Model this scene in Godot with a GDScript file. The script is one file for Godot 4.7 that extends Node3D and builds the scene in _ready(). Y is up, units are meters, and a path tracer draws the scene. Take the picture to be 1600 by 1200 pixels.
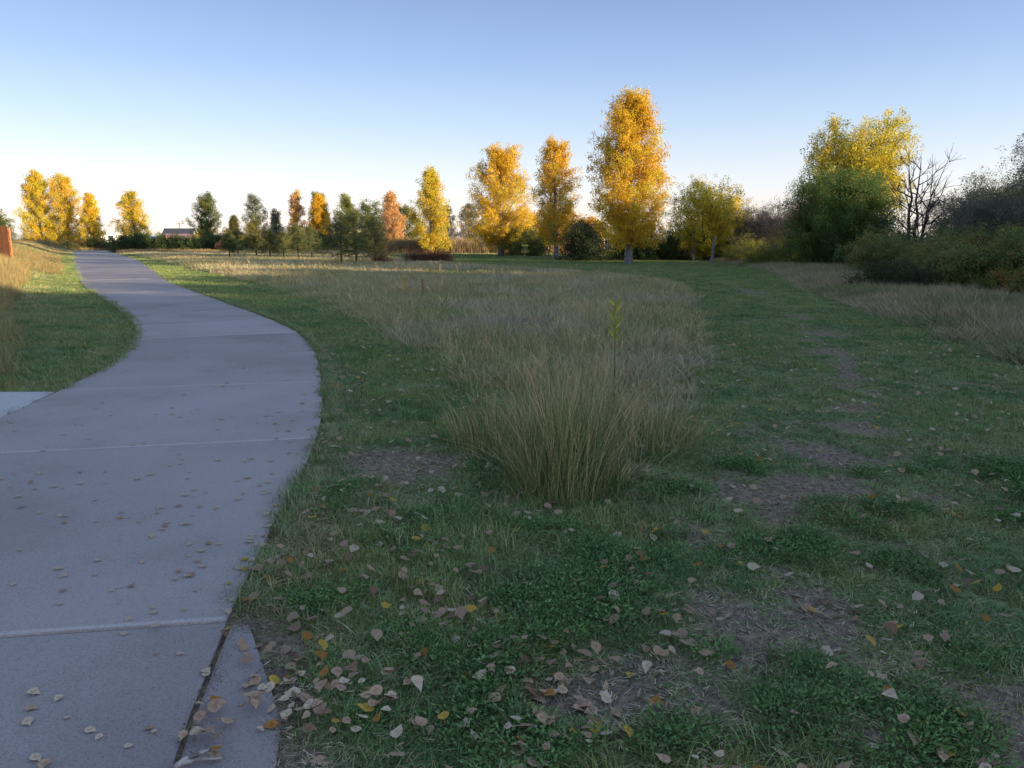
extends Node3D
# A park path at sunset: concrete path, meadow, lawn, poplars in autumn colour. Units are metres, y is up, -z is ahead.

const SUN_TURN := 28.0      # degrees the sun stands behind the line that runs to the right
const SUN_HEIGHT := 6.6     # degrees above the horizon

var rng := RandomNumberGenerator.new()
var patch := FastNoiseLite.new()
var fine := FastNoiseLite.new()
var taken := {}
var edge_left := PackedVector2Array()
var edge_right := PackedVector2Array()
var left_at := PackedFloat32Array()
var right_at := PackedFloat32Array()
var leaf_mat: StandardMaterial3D
var blade_mat: StandardMaterial3D
var bark_mat: StandardMaterial3D
var sprigs := []
var small_sprigs := []
var needle_sprigs := []

# ------------------------------------------------------------------ helpers
class Geo:
	var v := PackedVector3Array()
	var n := PackedVector3Array()
	var c := PackedColorArray()
	var i := PackedInt32Array()
	var uv := PackedVector2Array()
	func tri(a: Vector3, b: Vector3, d: Vector3, col: Color) -> void:
		var k := v.size()
		v.append(a); v.append(b); v.append(d)
		c.append(col); c.append(col); c.append(col)
		i.append(k); i.append(k + 1); i.append(k + 2)
	func quad(a: Vector3, b: Vector3, d: Vector3, e: Vector3, col: Color) -> void:
		var k := v.size()
		v.append(a); v.append(b); v.append(d); v.append(e)
		for q in 4: c.append(col)
		i.append_array(PackedInt32Array([k, k + 1, k + 2, k, k + 2, k + 3]))
	func box(lo: Vector3, hi: Vector3, col: Color, t := Transform3D.IDENTITY) -> void:
		var p := []
		for q in 8:
			p.append(t * Vector3(hi.x if q & 1 else lo.x, hi.y if q & 2 else lo.y, hi.z if q & 4 else lo.z))
		for f in [[0, 2, 3, 1], [5, 7, 6, 4], [4, 6, 2, 0], [1, 3, 7, 5], [2, 6, 7, 3], [4, 0, 1, 5]]:
			quad(p[f[0]], p[f[1]], p[f[2]], p[f[3]], col)
	func mesh(smooth := false) -> ArrayMesh:
		var a := []
		a.resize(Mesh.ARRAY_MAX)
		a[Mesh.ARRAY_VERTEX] = v
		if smooth: a[Mesh.ARRAY_NORMAL] = n
		a[Mesh.ARRAY_COLOR] = c
		a[Mesh.ARRAY_INDEX] = i
		var m := ArrayMesh.new()
		m.add_surface_from_arrays(Mesh.PRIMITIVE_TRIANGLES, a)
		return m
	# a tapered tube along points; needs mesh(true)
	func tube(pts: Array, radii: Array, sides: int, col: Color, cap := false) -> void:
		var k := v.size()
		var side := Vector3.RIGHT
		for q in pts.size():
			var d: Vector3 = (pts[min(q + 1, pts.size() - 1)] - pts[max(q - 1, 0)]).normalized()
			side = (side - d * side.dot(d))
			if side.length() < 0.05: side = d.cross(Vector3(0.3, 0.2, 1)).normalized()
			side = side.normalized()
			var other := d.cross(side)
			for s in sides:
				var w := side * cos(TAU * s / sides) + other * sin(TAU * s / sides)
				v.append(pts[q] + w * radii[q]); n.append(w); c.append(col)
		for q in pts.size() - 1:
			for s in sides:
				var a0 := k + q * sides + s
				var a1 := k + q * sides + (s + 1) % sides
				i.append_array(PackedInt32Array([a0, a0 + sides, a1, a1, a0 + sides, a1 + sides]))
		if cap:
			var m := v.size()
			v.append(pts[-1]); n.append((pts[-1] - pts[-2]).normalized()); c.append(col)
			for s in sides:
				i.append_array(PackedInt32Array([m, k + (pts.size() - 1) * sides + (s + 1) % sides, k + (pts.size() - 1) * sides + s]))

func srgb(r: float, g: float, b: float) -> Color:
	return Color(r, g, b).linear_to_srgb()

func rr(a: float, b: float) -> float:
	return rng.randf_range(a, b)

func numbered(called: String) -> String:
	taken[called] = taken.get(called, -1) + 1
	return called if taken[called] == 0 else "%s_%03d" % [called, taken[called]]

func tag(o: Node3D, label: String, category := "", group := "", kind := "") -> void:
	if label: o.set_meta("label", label)
	if category: o.set_meta("category", category)
	if group: o.set_meta("group", group)
	if kind: o.set_meta("kind", kind)

func thing(called: String, at := Vector3.ZERO, turn := 0.0) -> Node3D:
	var o := Node3D.new()
	o.name = numbered(called)
	add_child(o)
	o.position = at
	o.rotation.y = turn
	return o

func obj(called: String, m: Mesh, mat: Material, parent: Node = null) -> MeshInstance3D:
	var o := MeshInstance3D.new()
	o.name = called if parent else numbered(called)
	o.mesh = m
	o.material_override = mat
	(parent if parent else self).add_child(o, true)
	return o

func copies(called: String, m: Mesh, mat: Material, at: Array, tint: PackedColorArray, parent: Node) -> MultiMeshInstance3D:
	var mm := MultiMesh.new()
	mm.transform_format = MultiMesh.TRANSFORM_3D
	mm.use_colors = true
	mm.mesh = m
	mm.instance_count = at.size()
	for k in at.size():
		mm.set_instance_transform(k, at[k])
		mm.set_instance_color(k, tint[k])
	var o := MultiMeshInstance3D.new()
	o.name = called
	o.multimesh = mm
	o.material_override = mat
	parent.add_child(o, true)
	return o

func noise_tex(freq: float, stops: Array, size := 512, octaves := 4, sd := 1, kind := FastNoiseLite.TYPE_SIMPLEX_SMOOTH) -> NoiseTexture2D:
	var f := FastNoiseLite.new()
	f.seed = sd; f.frequency = freq; f.fractal_octaves = octaves; f.noise_type = kind
	var t := NoiseTexture2D.new()
	t.width = size; t.height = size; t.seamless = true; t.noise = f
	if stops:
		var gr := Gradient.new()
		gr.offsets = PackedFloat32Array(stops.map(func(s): return s[0]))
		gr.colors = PackedColorArray(stops.map(func(s): return s[1]))
		t.color_ramp = gr
	return t

func bump_tex(freq: float, strength: float, sd := 3) -> NoiseTexture2D:
	var t := noise_tex(freq, [], 512, 4, sd)
	t.as_normal_map = true
	t.bump_strength = strength
	return t

func plain(col: Color, rough := 0.9) -> StandardMaterial3D:
	var m := StandardMaterial3D.new()
	m.albedo_color = col
	m.roughness = rough
	m.metallic_specular = 0.3
	return m

func tinted(rough: float, through: float) -> StandardMaterial3D:
	var m := StandardMaterial3D.new()
	m.vertex_color_use_as_albedo = true
	m.roughness = rough
	m.metallic_specular = 0.25
	m.cull_mode = BaseMaterial3D.CULL_DISABLED
	if through > 0.0:
		m.backlight_enabled = true
		m.backlight = Color(through, through, through)
	return m

func table(rows: Array, z: float) -> float:      # rows of (x, z), z falling; x at z
	if z >= rows[0].y: return rows[0].x
	for k in rows.size() - 1:
		if z >= rows[k + 1].y:
			return lerpf(rows[k].x, rows[k + 1].x, (rows[k].y - z) / (rows[k].y - rows[k + 1].y))
	return rows[-1].x

func path_left(z: float) -> float:
	return left_at[clampi(int((3.0 - z) * 5.0), 0, left_at.size() - 1)]

func path_right(z: float) -> float:
	return right_at[clampi(int((3.0 - z) * 5.0), 0, right_at.size() - 1)]

func on_path(x: float, z: float, grow := 0.0) -> bool:
	if z < -103.0: return false
	if x > path_left(z) - grow and x < path_right(z) + grow: return true
	if z < -6.5 - grow * 0.0 and z > -8.0 and x < path_left(z) and x > -9.0: return z > -7.88 - grow
	return z >= -6.6 and z < 2.0 and x < path_left(z) and x > -9.0 and z > -7.9

const MEADOW_LEFT := [Vector2(-0.1, -4.7), Vector2(-0.3, -7.1), Vector2(-0.91, -9.75), Vector2(-2.2, -13.15), Vector2(-5.8, -21.84), Vector2(-14.49, -37.35), Vector2(-28.65, -62.2), Vector2(-43.52, -86.84)]
const MEADOW_RIGHT := [Vector2(0.6, -4.7), Vector2(1.5, -6.61), Vector2(2.6, -10.29), Vector2(3.7, -15.26), Vector2(4.9, -21.13), Vector2(5.9, -28.18), Vector2(4.6, -34.0), Vector2(0.5, -40.0), Vector2(-5.0, -50.0), Vector2(-8.5, -58.5), Vector2(-13.0, -72.0), Vector2(-20.0, -88.0)]
const ROUGH := [Vector2(8.0, -3.0), Vector2(6.7, -8.5), Vector2(6.6, -9.75), Vector2(7.41, -13.62), Vector2(8.39, -19.04), Vector2(9.42, -25.26), Vector2(12.3, -35.33), Vector2(13.6, -44.07), Vector2(14.0, -52.0), Vector2(14.5, -60.0)]
const TRAIL := [Vector2(1.75, -1.9), Vector2(1.5, -2.4), Vector2(1.2, -2.97), Vector2(1.15, -3.5), Vector2(1.9, -4.7), Vector2(2.43, -5.76), Vector2(3.2, -7.12), Vector2(4.1, -9.27), Vector2(5.3, -13.15), Vector2(6.08, -16.58), Vector2(6.9, -21.13), Vector2(7.6, -27.0)]

func in_meadow(x: float, z: float) -> float:     # >0 inside, metres from its edge
	if z > -4.6 or z < -88.0: return -1.0
	return minf(x - table(MEADOW_LEFT, z), table(MEADOW_RIGHT, z) - x)

func in_rough(x: float, z: float) -> float:
	return x - table(ROUGH, z)

func strip_left(x: float, z: float) -> float:    # unmown strip left of the path
	if z > -7.9 or z < -36.0: return -1.0
	var mid := table([Vector2(-5.7, -8.0), Vector2(-7.9, -11.55), Vector2(-12.4, -18.14), Vector2(-19.3, -29.0), Vector2(-24.0, -36.0)], z)
	return 0.35 + clampf((-z - 16.0) * 0.05, 0.0, 0.9) - absf(x - mid) * 0.87

func height(x: float, z: float) -> float:
	var h := 0.03 * patch.get_noise_2d(x * 6.0, z * 6.0) + 0.012 * fine.get_noise_2d(x * 12.0, z * 12.0)
	if z > -104.0:
		var dl := (path_left(z) - x) * 0.87
		if dl > 0.0:
			h += smoothstep(0.6, 5.5, dl) * smoothstep(10.0, 36.0, -z) * (1.05 + 0.3 * patch.get_noise_2d(x * 1.5 + 40.0, z * 2.5))
		if dl < 0.3 and x < path_right(z) + 0.3: h = minf(h, 0.004)
		if x > path_left(z) + 0.12 and x < path_right(z) - 0.12: h = -0.09
		elif on_path(x, z, -0.1) and x < path_left(z): h = -0.09
	return h

# how much the mown grass covers the soil, 0..1
func cover(x: float, z: float) -> float:
	var c := 0.9 + 0.5 * patch.get_noise_2d(x * 9.0, z * 9.0) + 0.35 * fine.get_noise_2d(x * 14.0, z * 14.0)
	if z > -28.0:
		var d := absf(x - table(TRAIL, z))
		var broken := 0.35 + 1.5 * patch.get_noise_2d(x * 22.0 + 9.0, z * 14.0) + 0.6 * fine.get_noise_2d(x * 18.0, z * 18.0)
		c -= ((1.2 if z > -6.5 else 1.25) * exp(-d * d / 0.09) * (1.0 if z > -6.5 else 1.0 + maxf(0.45 - broken, 0.0) / maxf(broken, 0.1)) + (0.85 * exp(-d * d / 0.7) if z > -6.5 else 0.0)) * clampf(broken, 0.0, 1.0)
	var b := Vector2((x + 0.85) / 0.55, (z + 5.3) / 0.55).length_squared()
	c -= 0.75 * exp(-b * b) * clampf(0.9 + 1.2 * patch.get_noise_2d(x * 14.0, z * 14.0 + 5.0), 0.2, 1.3)
	b = Vector2((x - 0.3) / 0.4, (z + 2.45) / 0.2).length_squared()
	c -= 0.75 * exp(-b)
	if z > -9.0:
		var e := x - path_right(z)
		if z > -3.05: e = x - table([Vector2(-0.6, -1.5), Vector2(-0.71, -2.1), Vector2(-0.82, -2.45), Vector2(-1.02, -2.92), Vector2(-1.16, -3.05)], z)
		c -= (1.2 if z > -3.3 else 0.5) * exp(-e * e / (0.03 if z > -3.3 else 0.014)) * clampf(0.7 + fine.get_noise_2d(x * 10.0, z * 10.0), 0.0, 1.0)
	return clampf(c, 0.0, 1.0)

# ------------------------------------------------------------------ scene
func _ready() -> void:
	rng.seed = 20
	patch.seed = 4; patch.frequency = 0.06; patch.fractal_octaves = 3
	fine.seed = 9; fine.frequency = 0.25; fine.fractal_octaves = 3
	view_and_light()
	materials()
	path_edges()
	build_ground()
	build_path()
	plant_meshes()
	print("trees"); build_trees()
	print("shrubs"); build_shrubs()
	build_town()
	build_furniture()
	print("grass"); build_grass()
	build_weeds()
	print("litter"); build_litter()

func view_and_light() -> void:
	var cam := Camera3D.new()
	cam.name = "camera"
	cam.fov = 53.13
	cam.near = 0.05
	cam.far = 2000.0
	add_child(cam)
	cam.position = Vector3(0, 1.6, 0)
	cam.rotation_degrees = Vector3(-10.75, 0, 0)
	cam.current = true

	var a := deg_to_rad(SUN_TURN)
	var e := deg_to_rad(SUN_HEIGHT)
	var to_sun := Vector3(cos(e) * cos(a), sin(e), cos(e) * sin(a))
	var w := 256
	var h := 256
	var im := Image.create(w, h, false, Image.FORMAT_RGBAF)
	# colours of the clear sky by height in degrees, linear, and the even falling off of its brightness from the sun outward
	var stops := [[-90.0, Vector3(0.073, 0.073, 0.063)], [-2.0, Vector3(0.208, 0.198, 0.178)], [0.0, Vector3(0.532, 0.459, 0.391)], [1.6, Vector3(0.522, 0.480, 0.438)], [4.0, Vector3(0.443, 0.469, 0.490)], [7.5, Vector3(0.303, 0.383, 0.485)], [11.5, Vector3(0.198, 0.285, 0.438)], [16.0, Vector3(0.141, 0.208, 0.357)], [28.0, Vector3(0.133, 0.198, 0.329)], [50.0, Vector3(0.133, 0.193, 0.313)], [90.0, Vector3(0.133, 0.188, 0.297)]]
	for y in h:
		var up := 90.0 - (y + 0.5) * 180.0 / h
		var col := Vector3.ZERO
		for k in stops.size() - 1:
			if up >= stops[k][0] and up <= stops[k + 1][0]:
				col = stops[k][1].lerp(stops[k + 1][1], (up - stops[k][0]) / (stops[k + 1][0] - stops[k][0]))
		for x in w:
			var turn := TAU * (x + 0.5) / w
			var look := Vector3(sin(turn) * cos(deg_to_rad(up)), sin(deg_to_rad(up)), -cos(turn) * cos(deg_to_rad(up)))
			var off := acos(clampf(look.dot(to_sun), -1.0, 1.0))
			var glow := 7.0 * exp(-3.0 * off)
			var lit := col * (1.0 + glow + 0.35 * pow(cos(off), 2.0)) * 0.93 if up > 0.0 else col
			im.set_pixel(x, y, Color(lit.x * (1.0 + 0.05 * glow), lit.y, lit.z * (1.0 - 0.04 * glow)))
	var sky_mat := PanoramaSkyMaterial.new()
	sky_mat.panorama = ImageTexture.create_from_image(im)
	var env := Environment.new()
	env.background_mode = Environment.BG_SKY
	env.sky = Sky.new()
	env.sky.sky_material = sky_mat
	env.tonemap_mode = Environment.TONE_MAPPER_LINEAR
	env.tonemap_exposure = 2.08
	env.sdfgi_enabled = true
	env.ssao_enabled = true
	env.ssil_enabled = true
	var we := WorldEnvironment.new()
	we.name = "world_environment"
	we.environment = env
	add_child(we)

	var sun := DirectionalLight3D.new()
	sun.name = "sun"
	sun.light_color = srgb(1.0, 0.79, 0.50)
	sun.light_energy = 1.6
	sun.light_angular_distance = 0.5
	sun.shadow_enabled = true
	add_child(sun)
	sun.look_at_from_position(to_sun * 100.0, Vector3.ZERO)

func materials() -> void:
	leaf_mat = tinted(0.6, 0.9)
	blade_mat = tinted(0.6, 0.3)
	bark_mat = StandardMaterial3D.new()
	bark_mat.vertex_color_use_as_albedo = true
	bark_mat.roughness = 0.95
	bark_mat.albedo_texture = noise_tex(0.03, [[0.25, Color(0.6, 0.6, 0.6)], [0.6, Color(1, 1, 1)]], 256, 4, 12)
	bark_mat.uv1_triplanar = true
	bark_mat.uv1_scale = Vector3(2.5, 0.6, 2.5)

# ------------------------------------------------------------------ path
const STATION_RIGHT := [Vector2(-0.2, 2.6), Vector2(-0.62, 0.0), Vector2(-1.2, -2.98), Vector2(-1.57, -5.96), Vector2(-2.13, -8.43), Vector2(-2.8, -10.76), Vector2(-3.65, -12.98), Vector2(-4.75, -15.1), Vector2(-5.9, -17.1), Vector2(-7.66, -20.03), Vector2(-9.83, -23.71), Vector2(-12.92, -29.02), Vector2(-19.24, -41.29), Vector2(-29.17, -60.29), Vector2(-42.0, -83.18), Vector2(-53.0, -102.0)]
const STATION_LEFT := [Vector2(-3.15, 3.0), Vector2(-3.6, 0.4), Vector2(-4.05, -2.55), Vector2(-4.42, -5.4), Vector2(-4.77, -7.96), Vector2(-5.24, -10.12), Vector2(-6.0, -12.1), Vector2(-6.9, -14.0), Vector2(-8.1, -16.1), Vector2(-9.75, -18.75), Vector2(-12.1, -22.4), Vector2(-15.3, -27.5), Vector2(-22.3, -39.6), Vector2(-33.0, -58.4), Vector2(-46.1, -81.0), Vector2(-56.6, -100.2)]

func curve_at(s: Array, u: float) -> Vector2:
	var k := clampi(int(u), 0, s.size() - 2)
	var a: Vector2 = s[max(k - 1, 0)]
	var b: Vector2 = s[k]
	var c: Vector2 = s[k + 1]
	var d: Vector2 = s[min(k + 2, s.size() - 1)]
	return b.cubic_interpolate(c, a, d, u - k)

func path_edges() -> void:
	for q in 451:
		edge_right.append(curve_at(STATION_RIGHT, q / 30.0))
		edge_left.append(curve_at(STATION_LEFT, q / 30.0))
	for q in 540:
		var z := 3.0 - q / 5.0
		left_at.append(edge_x(edge_left, z))
		right_at.append(edge_x(edge_right, z))

func edge_x(e: PackedVector2Array, z: float) -> float:
	if z > e[0].y: return e[0].x
	for k in e.size() - 1:
		if z >= e[k + 1].y: return lerpf(e[k].x, e[k + 1].x, (e[k].y - z) / maxf(e[k].y - e[k + 1].y, 0.001))
	return e[-1].x

func slab(rows_l: Array, rows_r: Array, top: float, tilt: float) -> ArrayMesh:
	# a slab with a small worn chamfer: rows of left and right edge points, from near to far
	var g := Geo.new()
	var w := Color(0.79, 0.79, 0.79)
	var worn_lit := Color.WHITE     # the trowelled joint rim is paler; painted on end walls too, lightening their shade
	var n := rows_l.size()
	var ol := []
	var orr := []
	var il := []
	var ir := []
	for k in n:
		var l: Vector2 = rows_l[k]
		var r: Vector2 = rows_r[k]
		var across := (r - l).normalized()
		var along: Vector2 = ((rows_l[min(k + 1, n - 1)] + rows_r[min(k + 1, n - 1)]) - (rows_l[max(k - 1, 0)] + rows_r[max(k - 1, 0)])).normalized()
		var gap := (0.004 if k == 0 else (-0.005 if k == n - 1 else 0.0))
		var ins := (0.028 if k == 0 else (-0.01 if k == n - 1 else 0.0))
		var jag := 0.012 * fine.get_noise_2d(l.x * 30.0, l.y * 30.0)
		var jag2 := 0.012 * fine.get_noise_2d(r.x * 30.0, r.y * 30.0)
		var y := top + tilt * (float(k) / (n - 1) - 0.5)
		var drop := 0.001 if k == n - 1 else (0.003 if k == 0 else 0.007)
		l += along * gap; r += along * gap
		ol.append(Vector3(l.x + jag, y - drop, l.y)); orr.append(Vector3(r.x + jag2, y - drop, r.y))
		l += across * 0.014 + along * (ins - gap); r += -across * 0.014 + along * (ins - gap)
		il.append(Vector3(l.x + jag, y, l.y)); ir.append(Vector3(r.x + jag2, y, r.y))
	for k in n - 1:
		for q in 4:
			g.quad(il[k].lerp(ir[k], q / 4.0), il[k + 1].lerp(ir[k + 1], q / 4.0), il[k + 1].lerp(ir[k + 1], (q + 1) / 4.0), il[k].lerp(ir[k], (q + 1) / 4.0), w)
		g.quad(ol[k], ol[k + 1], il[k + 1], il[k], w)
		g.quad(ir[k], ir[k + 1], orr[k + 1], orr[k], w)
		var dn := Vector3(0, -0.13, 0)
		g.quad(ol[k] + dn, ol[k + 1] + dn, ol[k + 1], ol[k], w)
		g.quad(orr[k], orr[k + 1], orr[k + 1] + dn, orr[k] + dn, w)
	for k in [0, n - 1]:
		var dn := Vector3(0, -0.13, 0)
		g.quad(ol[k], il[k], ir[k], orr[k], worn_lit)
		g.quad(ol[k] + dn, ol[k], orr[k], orr[k] + dn, worn_lit)
	return g.mesh()

func build_path() -> void:
	var mats := []
	for k in 3:
		var m := StandardMaterial3D.new()
		var t: float = [1.0, 0.91, 1.07][k]
		m.albedo_color = srgb(0.50 * t, 0.435 * t, 0.41 * t)
		m.roughness = 0.9
		m.metallic_specular = 0.25
		m.vertex_color_use_as_albedo = true
		m.albedo_texture = noise_tex(0.6, [[0.1, Color(0.8, 0.8, 0.8)], [0.45, Color(0.95, 0.95, 0.95)], [0.85, Color(1, 1, 1)]], 512, 2, 30 + k, FastNoiseLite.TYPE_VALUE)
		m.detail_enabled = true
		m.detail_blend_mode = BaseMaterial3D.BLEND_MODE_MUL
		m.detail_albedo = noise_tex(0.008, [[0.2, Color(0.92, 0.915, 0.91)], [0.5, Color(0.97, 0.97, 0.97)], [0.8, Color(1, 1, 1)]], 512, 7, 60 + k)
		m.detail_uv_layer = BaseMaterial3D.DETAIL_UV_2
		m.uv2_triplanar = true
		m.uv2_world_triplanar = true
		m.uv2_scale = Vector3(0.13, 0.13, 0.13)
		m.normal_enabled = true
		m.normal_texture = bump_tex(0.5, 3.0)
		m.normal_scale = 0.25
		m.uv1_triplanar = true
		m.uv1_world_triplanar = true
		m.uv1_scale = Vector3(0.8, 0.8, 0.8)
		mats.append(m)
	var p := thing("concrete_path")
	tag(p, "pale concrete footpath curving away between mown verges", "path", "", "structure")
	var joints := [0.0, 1.0, 2.0, 3.0, 4.0, 5.0, 6.0, 7.0, 8.0]
	for k in range(8, STATION_RIGHT.size() - 1):
		var parts := int(round((STATION_RIGHT[k + 1] - STATION_RIGHT[k]).length() / 2.7))
		for q in parts: joints.append(k + (q + 1.0) / parts)
	for k in joints.size() - 1:
		var l := []
		var r := []
		for q in 6:
			var u: float = lerpf(joints[k], joints[k + 1], q / 5.0)
			l.append(curve_at(STATION_LEFT, u)); r.append(curve_at(STATION_RIGHT, u))
		var top: float = 0.022 + (0.006 + 0.002 * sin(k * 2.3) if k > 3 else [0.0, -0.006, 0.008, 0.006][k])
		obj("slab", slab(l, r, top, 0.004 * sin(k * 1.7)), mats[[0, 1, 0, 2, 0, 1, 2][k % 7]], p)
	# the narrow pad poured along the near edge, beyond a crack filled with soil
	var pl := []
	var pr := []
	for q in 5:
		var z := lerpf(-2.97, -0.4, q / 4.0)
		pl.append(Vector2(edge_x(edge_right, z) + 0.02, z))
		pr.append(Vector2(table([Vector2(-0.33, -0.4), Vector2(-0.6, -1.5), Vector2(-0.71, -2.1), Vector2(-0.82, -2.45), Vector2(-1.0, -2.88), Vector2(-1.1, -2.97)], z), z))
	pl.reverse(); pr.reverse()
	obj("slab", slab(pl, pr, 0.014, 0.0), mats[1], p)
	# the newer, paler pad that joins from the side
	var apron := StandardMaterial3D.new()
	apron = mats[0].duplicate()
	apron.albedo_color = srgb(0.70, 0.655, 0.64)
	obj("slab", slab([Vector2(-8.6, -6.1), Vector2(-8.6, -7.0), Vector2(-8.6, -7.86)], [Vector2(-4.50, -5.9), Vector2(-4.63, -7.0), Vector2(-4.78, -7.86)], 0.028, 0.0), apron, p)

# ------------------------------------------------------------------ ground
func lines(stops: Array) -> PackedFloat32Array:   # rows of [from, to, step]
	var out := PackedFloat32Array()
	for s in stops:
		var n := int(absf(s[1] - s[0]) / s[2])
		for k in n: out.append(lerpf(s[0], s[1], float(k) / n))
	out.append(stops[-1][1])
	return out

func dry_field(x: float, z: float) -> bool:       # the unmown field past the lawn
	return z < -76.0 + 6.0 * patch.get_noise_2d(x * 1.5, z * 1.5)

func ground_colour(x: float, z: float) -> Color:
	var soil := Color(0.26, 0.20, 0.14)
	var thatch := Color(0.205, 0.25, 0.11)
	if z > -10.0 and on_path(x, z, 0.05): return soil * 0.7
	var m := in_meadow(x, z)
	if m > 0.0: return thatch.lerp(Color(0.26, 0.215, 0.13), clampf(m, 0.0, 1.0) * (0.6 + 0.4 * patch.get_noise_2d(x * 3.0, z * 3.0)))
	if in_rough(x, z) > 0.0: return Color(0.28, 0.24, 0.145)
	var c := cover(x, z) if z > -30.0 else 0.9
	if dry_field(x, z): return Color(0.34, 0.265, 0.14)
	if z < -14.0 and path_left(z) - x > 0.6: thatch = thatch.lerp(Color(0.30, 0.235, 0.12), 0.5 + 0.5 * patch.get_noise_2d(x * 4.0, z * 4.0))
	return soil.lerp(thatch, smoothstep(0.1, 0.75, c))

func build_ground() -> void:
	var xs := lines([[-700.0, -120.0, 60.0], [-120.0, -30.0, 3.0], [-30.0, -8.0, 0.6], [-8.0, 6.0, 0.1], [6.0, 20.0, 0.4], [20.0, 80.0, 3.0], [80.0, 700.0, 60.0]])
	var zs := lines([[60.0, 6.0, 6.0], [6.0, -1.2, 0.6], [-1.2, -10.0, 0.08], [-10.0, -20.0, 0.25], [-20.0, -50.0, 0.6], [-50.0, -130.0, 2.0], [-130.0, -900.0, 50.0]])
	var v := PackedVector3Array()
	var c := PackedColorArray()
	var idx := PackedInt32Array()
	var w := xs.size()
	for z in zs:
		for x in xs:
			v.append(Vector3(x, height(x, z), z))
			c.append(ground_colour(x, z))
	for r in zs.size() - 1:
		for k in w - 1:
			var a := r * w + k
			idx.append_array(PackedInt32Array([a, a + w, a + 1, a + 1, a + w, a + w + 1]))
	var arr := []
	arr.resize(Mesh.ARRAY_MAX)
	arr[Mesh.ARRAY_VERTEX] = v
	arr[Mesh.ARRAY_COLOR] = c
	arr[Mesh.ARRAY_INDEX] = idx
	var st := SurfaceTool.new()
	st.create_from_arrays(arr)
	st.generate_normals()
	var m := StandardMaterial3D.new()
	m.vertex_color_use_as_albedo = true
	m.roughness = 1.0
	m.metallic_specular = 0.15
	m.albedo_texture = noise_tex(0.018, [[0.15, Color(0.62, 0.6, 0.58)], [0.5, Color(0.88, 0.88, 0.87)], [0.85, Color(1, 1, 1)]], 1024, 8, 5)
	m.normal_enabled = true
	m.normal_texture = bump_tex(0.03, 6.0, 8)
	m.uv1_triplanar = true
	m.uv1_world_triplanar = true
	m.uv1_scale = Vector3(0.9, 0.9, 0.9)
	tag(obj("ground", st.commit(), m), "flat park ground of soil and thatch under the grass", "ground", "", "structure")

# ------------------------------------------------------------------ plants: shared meshes
func leaf(g: Geo, p: Vector3, dir: Vector3, wide: float, length: float, col: Color) -> void:
	var side := dir.cross(Vector3(rr(-1, 1), rr(-1, 1), rr(-1, 1))).normalized() * wide * 0.5
	var lift := dir.cross(side).normalized() * wide * 0.12
	var mid := p + dir * length * 0.42
	g.quad(p, mid + side + lift, p + dir * length, mid - side + lift, col)

func random_dir() -> Vector3:
	var z := rr(-1, 1)
	var a := rr(0, TAU)
	var r := sqrt(1.0 - z * z)
	return Vector3(r * cos(a), z, r * sin(a))

func sprig(n: int, spread: float, wide: float, length: float) -> ArrayMesh:
	var g := Geo.new()
	for k in n:
		var d := random_dir()
		var t := rr(0.8, 1.15)
		leaf(g, Vector3(rr(-1, 1), rr(-1, 1), rr(-1, 1)) * spread, (d + Vector3(0, -0.25, 0)).normalized(), wide * rr(0.75, 1.2), length * rr(0.75, 1.2), Color(t, t * rr(0.92, 1.05), t))
	return g.mesh()

func plant_meshes() -> void:
	for k in 4:
		sprigs.append(sprig(24, 0.21, 0.08, 0.095))
		small_sprigs.append(sprig(22, 0.17, 0.03, 0.10))
		var g := Geo.new()
		for q in 34:
			leaf(g, Vector3(rr(-0.05, 0.05), rr(-0.05, 0.05), rr(-0.16, 0.16)), (random_dir() + Vector3(0, 0.3, 0.3)).normalized(), 0.012, rr(0.08, 0.13), Color.WHITE * rr(0.8, 1.15))
		needle_sprigs.append(g.mesh())

func profile(kind: String, t: float) -> float:     # crown radius (0..1) by height in the crown (0..1)
	match kind:
		"column": return pow(maxf(sin(PI * clampf(0.2 + t * 0.775, 0, 1)), 0.0), 0.65) * (1.06 - 0.38 * t)
		"cone": return pow(maxf(sin(PI * clampf(0.22 + t * 0.76, 0, 1)), 0.0), 0.7) * (1.0 - 0.62 * t)
		"flat": return pow(maxf(sin(PI * clampf(0.22 + t * 0.66, 0, 1)), 0.0), 0.6)
		_: return sqrt(maxf(1.0 - pow(t * 1.75 - 0.75, 2.0), 0.0))

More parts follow.
